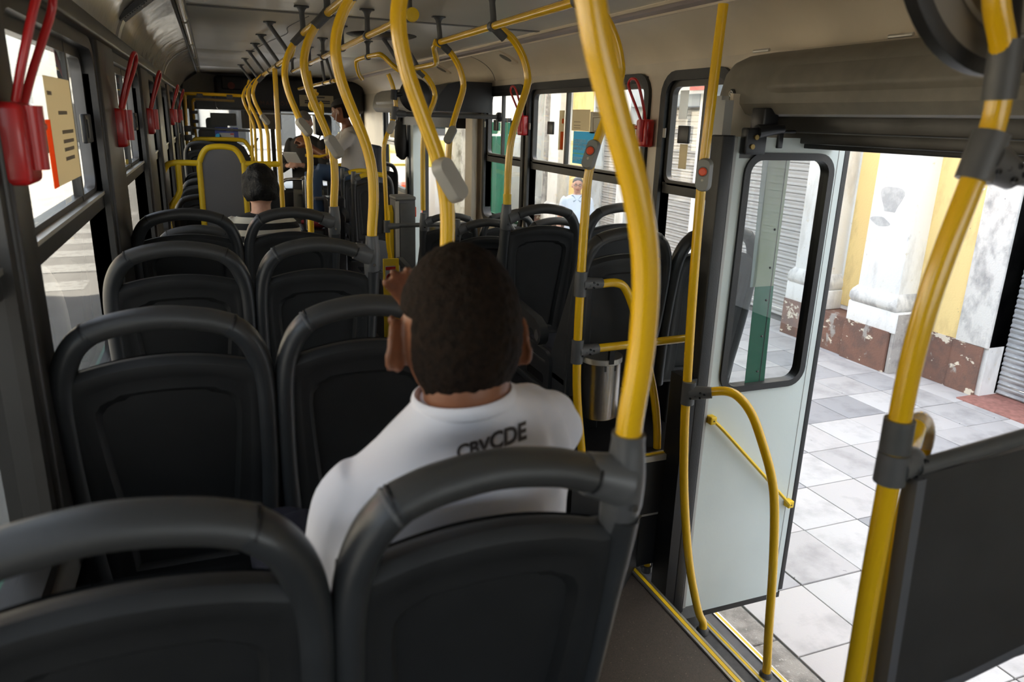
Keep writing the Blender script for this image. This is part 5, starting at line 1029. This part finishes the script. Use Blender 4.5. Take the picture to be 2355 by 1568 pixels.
# shirt: torso leaning back, left shoulder lower and nearer, right shoulder raised and forward
loft(TS, [((.293,.902,-.358),(.066,0,.006),(0,.069,-.002)),((.294,.906,-.374),(.086,.003,.012),(0,.072,.0)),((.294,.909,-.388),(.106,.006,.016),(0,.073,.0)),((.295,.913,-.404),(.130,.012,.022),(0,.075,.0)),((.294,.918,-.428),(.163,.02,.026),(0,.085,0)),((.291,.922,-.475),(.184,.025,.022),(0,.097,0)),((.288,.925,-.55),(.188,.02,.012),(0,.105,0)),((.285,.928,-.65),(.180,.01,0),(0,.108,0)),((.28,.93,-.80),(.17,0,0),(0,.108,0)),((.275,.94,-1.0),(.165,0,0),(0,.11,0))], 36)
limb(TS, [(.165,.905,-.473),(.142,.915,-.510),(.130,.935,-.58),(.122,.955,-.65),(.118,.975,-.71)], [.048,.056,.055,.055,.055]); limb(TS, [(.415,.945,-.436),(.448,.97,-.452),(.458,1.02,-.505),(.456,1.075,-.56),(.452,1.11,-.585)], [.050,.056,.055,.056,.056])
limb(TS, [(.345,.925,-.398),(.385,.945,-.398),(.425,.975,-.412),(.45,1.02,-.44)], [.018,.026,.028,.020])
shirt = remesh(TS, .006, 7, .5)
for v in shirt.v:                                                    # soft folds of the cloth
    f = noise.noise(Vector((v.x*9+1,v.y*9,v.z*5)))*.0045+noise.noise(Vector((v.x*22,v.y*20,v.z*9+3)))*.0014
    dr = Vector((v.x-.29,v.y-.93,0)); dr = dr.normalized() if dr.length > 1e-4 else Vector((0,-1,0))
    rs = sstep(.09,.16,v.x-.29)*sstep(-.58,-.44,v.z)
    v += dr*(f+.0075*rs*math.sin((v.x*.8+v.y*.9+v.z*.5)*95))
sh = ob('shirt', shirt, M['tee'], man, angle=180)
ob('collar', G().tube([(.293+.0655*math.cos(a),.902+.0685*math.sin(a),-.3640+.006*math.cos(a)-.002*math.sin(a)) for a in [i*2*math.pi/40 for i in range(41)]], .0062, 10, sq=1.7), M['tee'], sh)
ob('sleeve_seam', G().tube([(.158,.835,-.452),(.140,.843,-.49),(.133,.862,-.55),(.132,.878,-.60)], .0016, 6, smooth=4), mat('seam thread', (.50,.50,.60), .9), sh)
# lettering wrapped on the back of the shirt
from mathutils.bvhtree import BVHTree
bv = BVHTree.FromPolygons([v for v in shirt.v], [list(f) for f in shirt.f])
def on_back(x, z):
    h = bv.ray_cast(Vector((x,.4,z)), Vector((0,1,0))); return h[0] if h[0] else Vector((x,.83,z))
def lettering(s_, size, x0, z0, dz):
    def wr(p):
        h = on_back(x0+p.x, z0+p.y+dz*p.x); return Vector((h.x,h.y-.0012-abs(p.z)*0-(.0006 if p.z > 0 else 0),h.z))
    text(s_, size, M['ink'], None, sh, 'lettering', .0004, 'LEFT', 1.0, wr, size*.035, .90)
lettering('CBV', .027, .2625, -.4225, .12); lettering('CDE', .033, .3085, -.4165, .06)
TR = G(); limb(TR, [(.20,.98,-.98),(.12,1.16,-.86),(.065,1.30,-.745)], [.085,.080,.066]); limb(TR, [(.065,1.30,-.745),(.075,1.33,-.95),(.09,1.32,-1.2)], [.066,.058,.05]); limb(TR, [(.33,.98,-.98),(.36,1.2,-.93),(.37,1.38,-.92)], [.085,.078,.066]); limb(TR, [(.37,1.38,-.92),(.37,1.40,-1.1),(.37,1.38,-1.26)], [.066,.055,.048]); loft(TR, [((.265,.93,-.94),(.16,0,0),(0,.10,0)),((.265,.94,-1.03),(.165,0,0),(0,.11,0))], 20)
ob('trousers', remesh(TR, .009, 4, .5), M['navy'], man, angle=180)
for x, y in ((.09,1.36),(.37,1.42)): ob('shoe', G().box(x-.045,x+.045,y-.10,y+.16,-1.335,-1.25,.03), M['knob'], man)
# --- passenger with black hair and striped shirt
p2 = empty('person', (.22,4.2,-1.2), 'seated passenger with wavy black hair and black and white striped shirt', 'person')
hm = Matrix.Translation((.215,4.17,-.385)) @ rotm(.12,-.08,0); g = G(); head_g(g, hm, .98, 30, 20); ear_g(g, hm, -1, 1.0); ear_g(g, hm, 1, 1.0); loft(g, [((.213,4.155,-.44),(.048,0,0),(0,.052,0)),((.212,4.145,-.50),(.050,0,0),(0,.054,0)),((.21,4.15,-.56),(.10,0,0),(0,.06,0)),((.21,4.16,-.75),(.11,0,0),(0,.07,0))], 18)
limb(g, [(.05,4.2,-.62),(.02,4.28,-.78),(.04,4.40,-.88)], [.042,.04,.034]); limb(g, [(.04,4.40,-.88),(.10,4.52,-.85),(.16,4.58,-.84)], [.034,.03,.024]); hand_g(g, (.165,4.585,-.84), (.5,.4,0), (0,0,-1), .9, .6); limb(g, [(.36,4.2,-.62),(.39,4.3,-.78),(.36,4.42,-.88)], [.042,.04,.034]); limb(g, [(.36,4.42,-.88),(.31,4.52,-.85),(.26,4.58,-.84)], [.034,.03,.024]); hand_g(g, (.255,4.585,-.84), (-.5,.4,0), (0,0,-1), .9, .6, .1, -1)
ob('body', remesh(g, .006, 4), M['skinl'], p2, angle=180)
def full_line(a, p):
    c = math.cos(a); z = -.062 if c < -.35 else (-.062+(c+.35)*.16 if c < .2 else .03+(c-.2)*.04); return p.z-z
ob('hair', hair_g(hm, 1.0, .022, full_line, 90, 50, .011, 9, 28), M['hairw'], p2, angle=180)
g = G(); loft(g, [((.212,4.15,-.505),(.068,0,0),(0,.06,.0)),((.21,4.15,-.522),(.12,0,0),(0,.07,0)),((.205,4.155,-.55),(.155,0,0),(0,.085,0)),((.20,4.16,-.62),(.165,0,0),(0,.10,0)),((.20,4.17,-.80),(.15,0,0),(0,.105,0)),((.20,4.18,-1.12),(.15,0,0),(0,.11,0))], 26); limb(g, [(.09,4.15,-.56),(.055,4.17,-.60),(.035,4.22,-.70)], [.052,.055,.055]); limb(g, [(.32,4.15,-.56),(.355,4.17,-.60),(.375,4.22,-.70)], [.052,.055,.055])
ob('shirt', remesh(g, .009, 5), stripes('striped jersey', (.62,.58,.48), (.012,.012,.013), 15.5, 'Z', .48), p2, angle=180)
g = G(); limb(g, [(.13,4.2,-1.12),(.11,4.42,-1.08),(.10,4.62,-1.07)], [.08,.075,.062]); limb(g, [(.10,4.62,-1.07),(.10,4.64,-1.35),(.10,4.62,-1.66)], [.062,.052,.045]); limb(g, [(.28,4.2,-1.12),(.30,4.42,-1.08),(.31,4.62,-1.07)], [.08,.075,.062]); limb(g, [(.31,4.62,-1.07),(.31,4.64,-1.35),(.31,4.62,-1.66)], [.062,.052,.045])
ob('trousers', remesh(g, .012, 4), M['jeans'], p2, angle=180)
for x in (.10,.31): ob('shoe', G().box(x-.045,x+.045,4.54,4.80,-1.74,-1.65,.03), M['knob'], p2)
# --- man standing at the front, reading something in his hands
def standing(e, x, y, zf, h, yaw, shirt_m, trouser_m, skin_m, hair_m, arms, headp=(-.1,0), glasses=False, smile=False, long_sl=False, hairline=short_line, belly=1.0, tails=False, vox=.010):
    """standing figure facing yaw (0 = +y); arms = [(elbow, wrist, finger dir)] left, right in body space (x right, y forward, z up from floor, metre at 1.72 tall)"""
    k = h/1.72; m = Matrix.Translation((x,y,zf)) @ Matrix.Rotation(yaw,4,'Z') @ Matrix.Scale(k,4); T = lambda p: m @ Vector(p); V = lambda p: m.to_3x3() @ Vector(p)
    hd = m @ Matrix.Translation((0,.03,1.605)) @ rotm(headp[1],headp[0],0); g = G(); head_g(g, hd, 1, 34, 24); ear_g(g, hd, -1); ear_g(g, hd, 1)
    def lf(g, rings, n=22): loft(g, [(T(c), V((a,0,0)), V((0,b,0))) for c, a, b in rings], n)
    lf(g, [((0,.01,1.56),.05,.052),((0,.0,1.48),.052,.056),((0,0,1.44),.09,.06),((0,0,1.40),.13,.07),((0,0,1.1),.12,.08)])
    for sx, (el, wr, fd) in zip((-1,1), arms):
        limb(g, [T((sx*.17,0,1.38)), T((sx*.185,(el[1])*.3,1.28)), T(el)], [.046*k,.043*k,.036*k]); limb(g, [T(el), T([(a+b)/2 for a, b in zip(el, wr)]), T(wr)], [.036*k,.034*k,.025*k]); hand_g(g, T(wr), V(fd), V((-sx,.2,-.2)), .95*k, .55, .1, sx)
    ob('body', remesh(g, .0065*k, 4), skin_m, e, angle=180); face_bits(e, hd, 1, glasses, smile)
    ob('hair', hair_g(hd, 1, .010, hairline, 60, 36, .004, 5, 60), hair_m, e, angle=180)
    g = G(); b = belly; lf(g, [((0,0,1.465),.068,.064),((0,0,1.445),.125,.075),((0,0,1.41),.175,.09),((0,0,1.34),.19,.105),((0,.01*b,1.18),.175,.11*b),((0,.02*b,1.02),.17,.118*b),((0,.01,.90),.178,.115*b),((0,.01,.78 if tails else .88),.185,.118*b)], 26)
    for sx, (el, wr, fd) in zip((-1,1), arms):
        q = [Vector((sx*.155,0,1.40)), Vector((sx*.185,0,1.36)), Vector((sx*.19,0,1.30)).lerp(Vector(el),.3), Vector((sx*.19,0,1.3)).lerp(Vector(el), 1.0 if long_sl else .72)]
        limb(g, [T(p) for p in q], [.055*k,.062*k,.062*k,.058*k])
        if long_sl: limb(g, [T(el), T(Vector(el).lerp(Vector(wr),.9))], [.052*k,.040*k], smooth=3)
    s_ = ob('shirt', remesh(g, vox*k, 5), shirt_m, e, angle=180)
    g = G(); lf(g, [((0,0,1.0),.155,.10),((0,0,.90),.17,.115),((0,0,.82),.165,.115)])
    for sx in (-1,1): limb(g, [T((sx*.09,0,.86)), T((sx*.10,.01,.62)), T((sx*.10,.0,.45)), T((sx*.10,-.01,.25)), T((sx*.10,-.01,.07))], [.088*k,.078*k,.062*k,.056*k,.05*k])
    ob('trousers', remesh(g, .013*k, 4), trouser_m, e, angle=180)
    for sx in (-1,1):
        g = G(); loft(g, [(T((sx*.10,-.085,.045)),V((.03,0,0)),V((0,0,.04))),(T((sx*.10,-.05,.05)),V((.04,0,0)),V((0,0,.05))),(T((sx*.105,.08,.04)),V((.048,0,0)),V((0,0,.04))),(T((sx*.108,.17,.03)),V((.035,0,0)),V((0,0,.025)))], 14); ob('shoe', g, M['knob'], e)
    return m, hd, s_
p3 = empty('person', (1.0,9.0,FL), 'standing grey-haired man in a dark jacket near the windscreen, looking down at his hands', 'person')
m3, hd3, s3 = standing(p3, 1.0, 9.0, FL, 1.77, math.pi-.55, M['dark'], mat('khaki trousers', (.12,.105,.075), .85), M['skinl'], M['greyhair'], [((-.26,.10,1.10),(-.07,.30,1.16),(.8,.5,.1)),((.26,.10,1.10),(.08,.30,1.15),(-.8,.5,.1))], (-.42,0), True, False, True)
ob('papers', G().add([m3 @ Vector(p) for p in [(-.09,.33,1.19),(.07,.33,1.19),(.07,.45,1.30),(-.09,.45,1.30),(-.09,.335,1.183),(.07,.335,1.183),(.07,.455,1.293),(-.09,.455,1.293)]], [(3,2,1,0),(4,5,6,7),(0,1,5,4),(1,2,6,5),(2,3,7,6),(3,0,4,7)]), M['white'], p3)
# --- smiling man outside
p4 = empty('person', (5.0,10.05,PAVE), 'smiling grey-haired man with glasses and white short-sleeved shirt on the pavement', 'person')
m4, hd4, s4 = standing(p4, 5.0, 10.05, PAVE, 1.73, math.pi-.42, mat('white buttoned shirt', (.68,.74,.82), .85, bump=.2, bscale=60), M['navy'], M['skinl'], M['greyhair'], [((-.25,-.03,1.10),(-.25,.03,.84),(0,.05,-1)),((.25,-.03,1.10),(.25,.03,.84),(0,.05,-1))], (-.02,0), True, True, False, tails=True, belly=1.15)
g = G()
for sx in (-1,1): g.add([m4 @ Vector(p) for p in [(sx*.012,.088,1.395),(sx*.062,.070,1.455),(sx*.085,.045,1.445),(sx*.05,.098,1.36),(sx*.012,.095,1.39),(sx*.062,.078,1.462),(sx*.09,.05,1.45),(sx*.05,.104,1.355)]], [(0,1,2,3),(4,7,6,5),(0,4,5,1),(1,5,6,2),(2,6,7,3),(3,7,4,0)])
ob('collar', g, mat('blue grey collar', (.30,.36,.42), .85), s4)
# --- orange worker far ahead
p5 = empty('person', (4.4,17.6,ROAD), 'tiny worker in orange work wear with lime bands beyond the far door', 'person')
m5, hd5, s5 = standing(p5, 3.75, 15.0, ROAD+.02, 1.74, 2.6, M['orangecloth'], M['orangecloth'], M['skinl'], M['greyhair'], [((-.26,.0,1.10),(-.22,.18,.95),(.3,.8,-.3)),((.26,.0,1.10),(.22,.18,.95),(-.3,.8,-.3))], (-.2,0), vox=.016)
ob('lime_band', G().lathe([(.205,0),(.207,.02),(.205,.045)], (0,0,1.06), 'Z', 24, Matrix.Scale(.62,3,(0,1,0))).xf(m5), M['lime'], p5)
# --- fare collector seated sideways on a raised seat
p6 = empty('person', (1.35,8.35,-.7), 'seated man in a pale grey shirt and jeans with earphones, at the front right', 'person')
hm = Matrix.Translation((1.285,8.25,.04)) @ rotm(.95,-.25,0); g = G(); head_g(g, hm, 1.02, 34, 24); ear_g(g, hm, -1); ear_g(g, hm, 1)
loft(g, [((1.315,8.27,-.02),(.05,0,0),(0,.055,0)),((1.35,8.28,-.10),(.055,0,0),(0,.06,0)),((1.38,8.28,-.16),(.09,0,0),(0,.10,0)),((1.40,8.28,-.35),(.09,0,0),(0,.12,0))], 18)
limb(g, [(1.34,8.13,-.20),(1.22,8.10,-.34),(1.10,8.12,-.42)], [.045,.042,.036]); limb(g, [(1.10,8.12,-.42),(1.0,8.2,-.36),(.93,8.24,-.30)], [.036,.032,.025]); hand_g(g, (.925,8.245,-.295), (-.5,.3,.3), (.2,.6,-.5), 1, .6); limb(g, [(1.36,8.45,-.20),(1.22,8.48,-.34),(1.10,8.46,-.42)], [.045,.042,.036]); limb(g, [(1.10,8.46,-.42),(1.0,8.42,-.38),(.93,8.40,-.33)], [.036,.032,.025]); hand_g(g, (.925,8.40,-.325), (-.5,-.2,.3), (.2,-.5,-.5), 1, .6, .1, -1)
ob('body', remesh(g, .007, 4), M['skin'], p6, angle=180); face_bits(p6, hm, 1.02); ob('hair', hair_g(hm, 1.02, .006, short_line, 50, 30), M['hair'], p6, angle=180)
ob('cap', hair_g(hm, 1.03, .014, lambda a, p: p.z-.045, 40, 26), M['dark'], p6, angle=180); ob('earphone_wire', G().tube([hm @ Vector((-.085,.012,-.02)), hm @ Vector((-.08,.045,-.10)), (1.26,8.12,-.14),(1.24,8.10,-.24)], .0035, 6, smooth=4), M['white'], p6)
g = G(); loft(g, [((1.365,8.28,-.115),(.07,0,.02),(0,.075,0)),((1.385,8.28,-.14),(.09,0,.02),(0,.14,0)),((1.40,8.28,-.19),(.115,0,0),(0,.19,0)),((1.42,8.28,-.32),(.135,0,0),(0,.19,0)),((1.42,8.28,-.50),(.145,0,0),(0,.18,0)),((1.42,8.28,-.62),(.15,0,0),(0,.185,0))], 24); limb(g, [(1.36,8.13,-.19),(1.30,8.10,-.26),(1.20,8.10,-.35)], [.06,.064,.062]); limb(g, [(1.36,8.43,-.19),(1.30,8.46,-.26),(1.20,8.46,-.35)], [.06,.064,.062]); ob('shirt', remesh(g, .011, 5), M['grayshirt'], p6, angle=180)
g = G(); limb(g, [(1.40,8.20,-.64),(1.20,8.16,-.60),(1.0,8.14,-.56)], [.09,.085,.07]); limb(g, [(1.0,8.14,-.56),(.98,8.14,-.80),(1.02,8.14,-1.08)], [.07,.06,.05]); limb(g, [(1.40,8.38,-.64),(1.18,8.40,-.62),(.97,8.42,-.60)], [.09,.085,.07]); limb(g, [(.97,8.42,-.60),(.95,8.42,-.84),(.98,8.42,-1.10)], [.07,.06,.05]); ob('trousers', remesh(g, .013, 4), M['jeans'], p6, angle=180)
for y in (8.14,8.42): g = G(); loft(g, [((1.07,y,-1.12),(0,.03,0),(0,0,.04)),((1.02,y,-1.12),(0,.04,0),(0,0,.05)),((.92,y,-1.13),(0,.045,0),(0,0,.035)),((.84,y,-1.14),(0,.03,0),(0,0,.02))], 12); ob('sneaker', g, mat('red sneaker', (.35,.03,.04), .7) if 'red sneaker' not in bpy.data.materials else bpy.data.materials['red sneaker'], p6)
q = empty('collector_chair', (1.5,8.28,FL), 'raised dark fare collector seat at the front right', 'seat'); ob('base', G().box(1.24,1.72,8.05,8.52,FL,-1.20,.02).box(.80,1.24,8.0,8.56,FL,-1.17,.01), M['knob'], q); ob('cushion', G().box(1.22,1.66,8.05,8.52,-.79,-.70,.03), M['pad'], q); ob('pedestal', G().tube([(1.45,8.28,-1.2),(1.45,8.28,-.78)], .05), M['knob'], q); ob('backrest', G().box(1.60,1.68,8.06,8.50,-.74,-.30,.03), M['pad'], q)
# drop prototypes that were never placed
for k, p in proto.items():
    if k not in used:
        for c in list(p.children_recursive)+[p]: bpy.data.objects.remove(c)
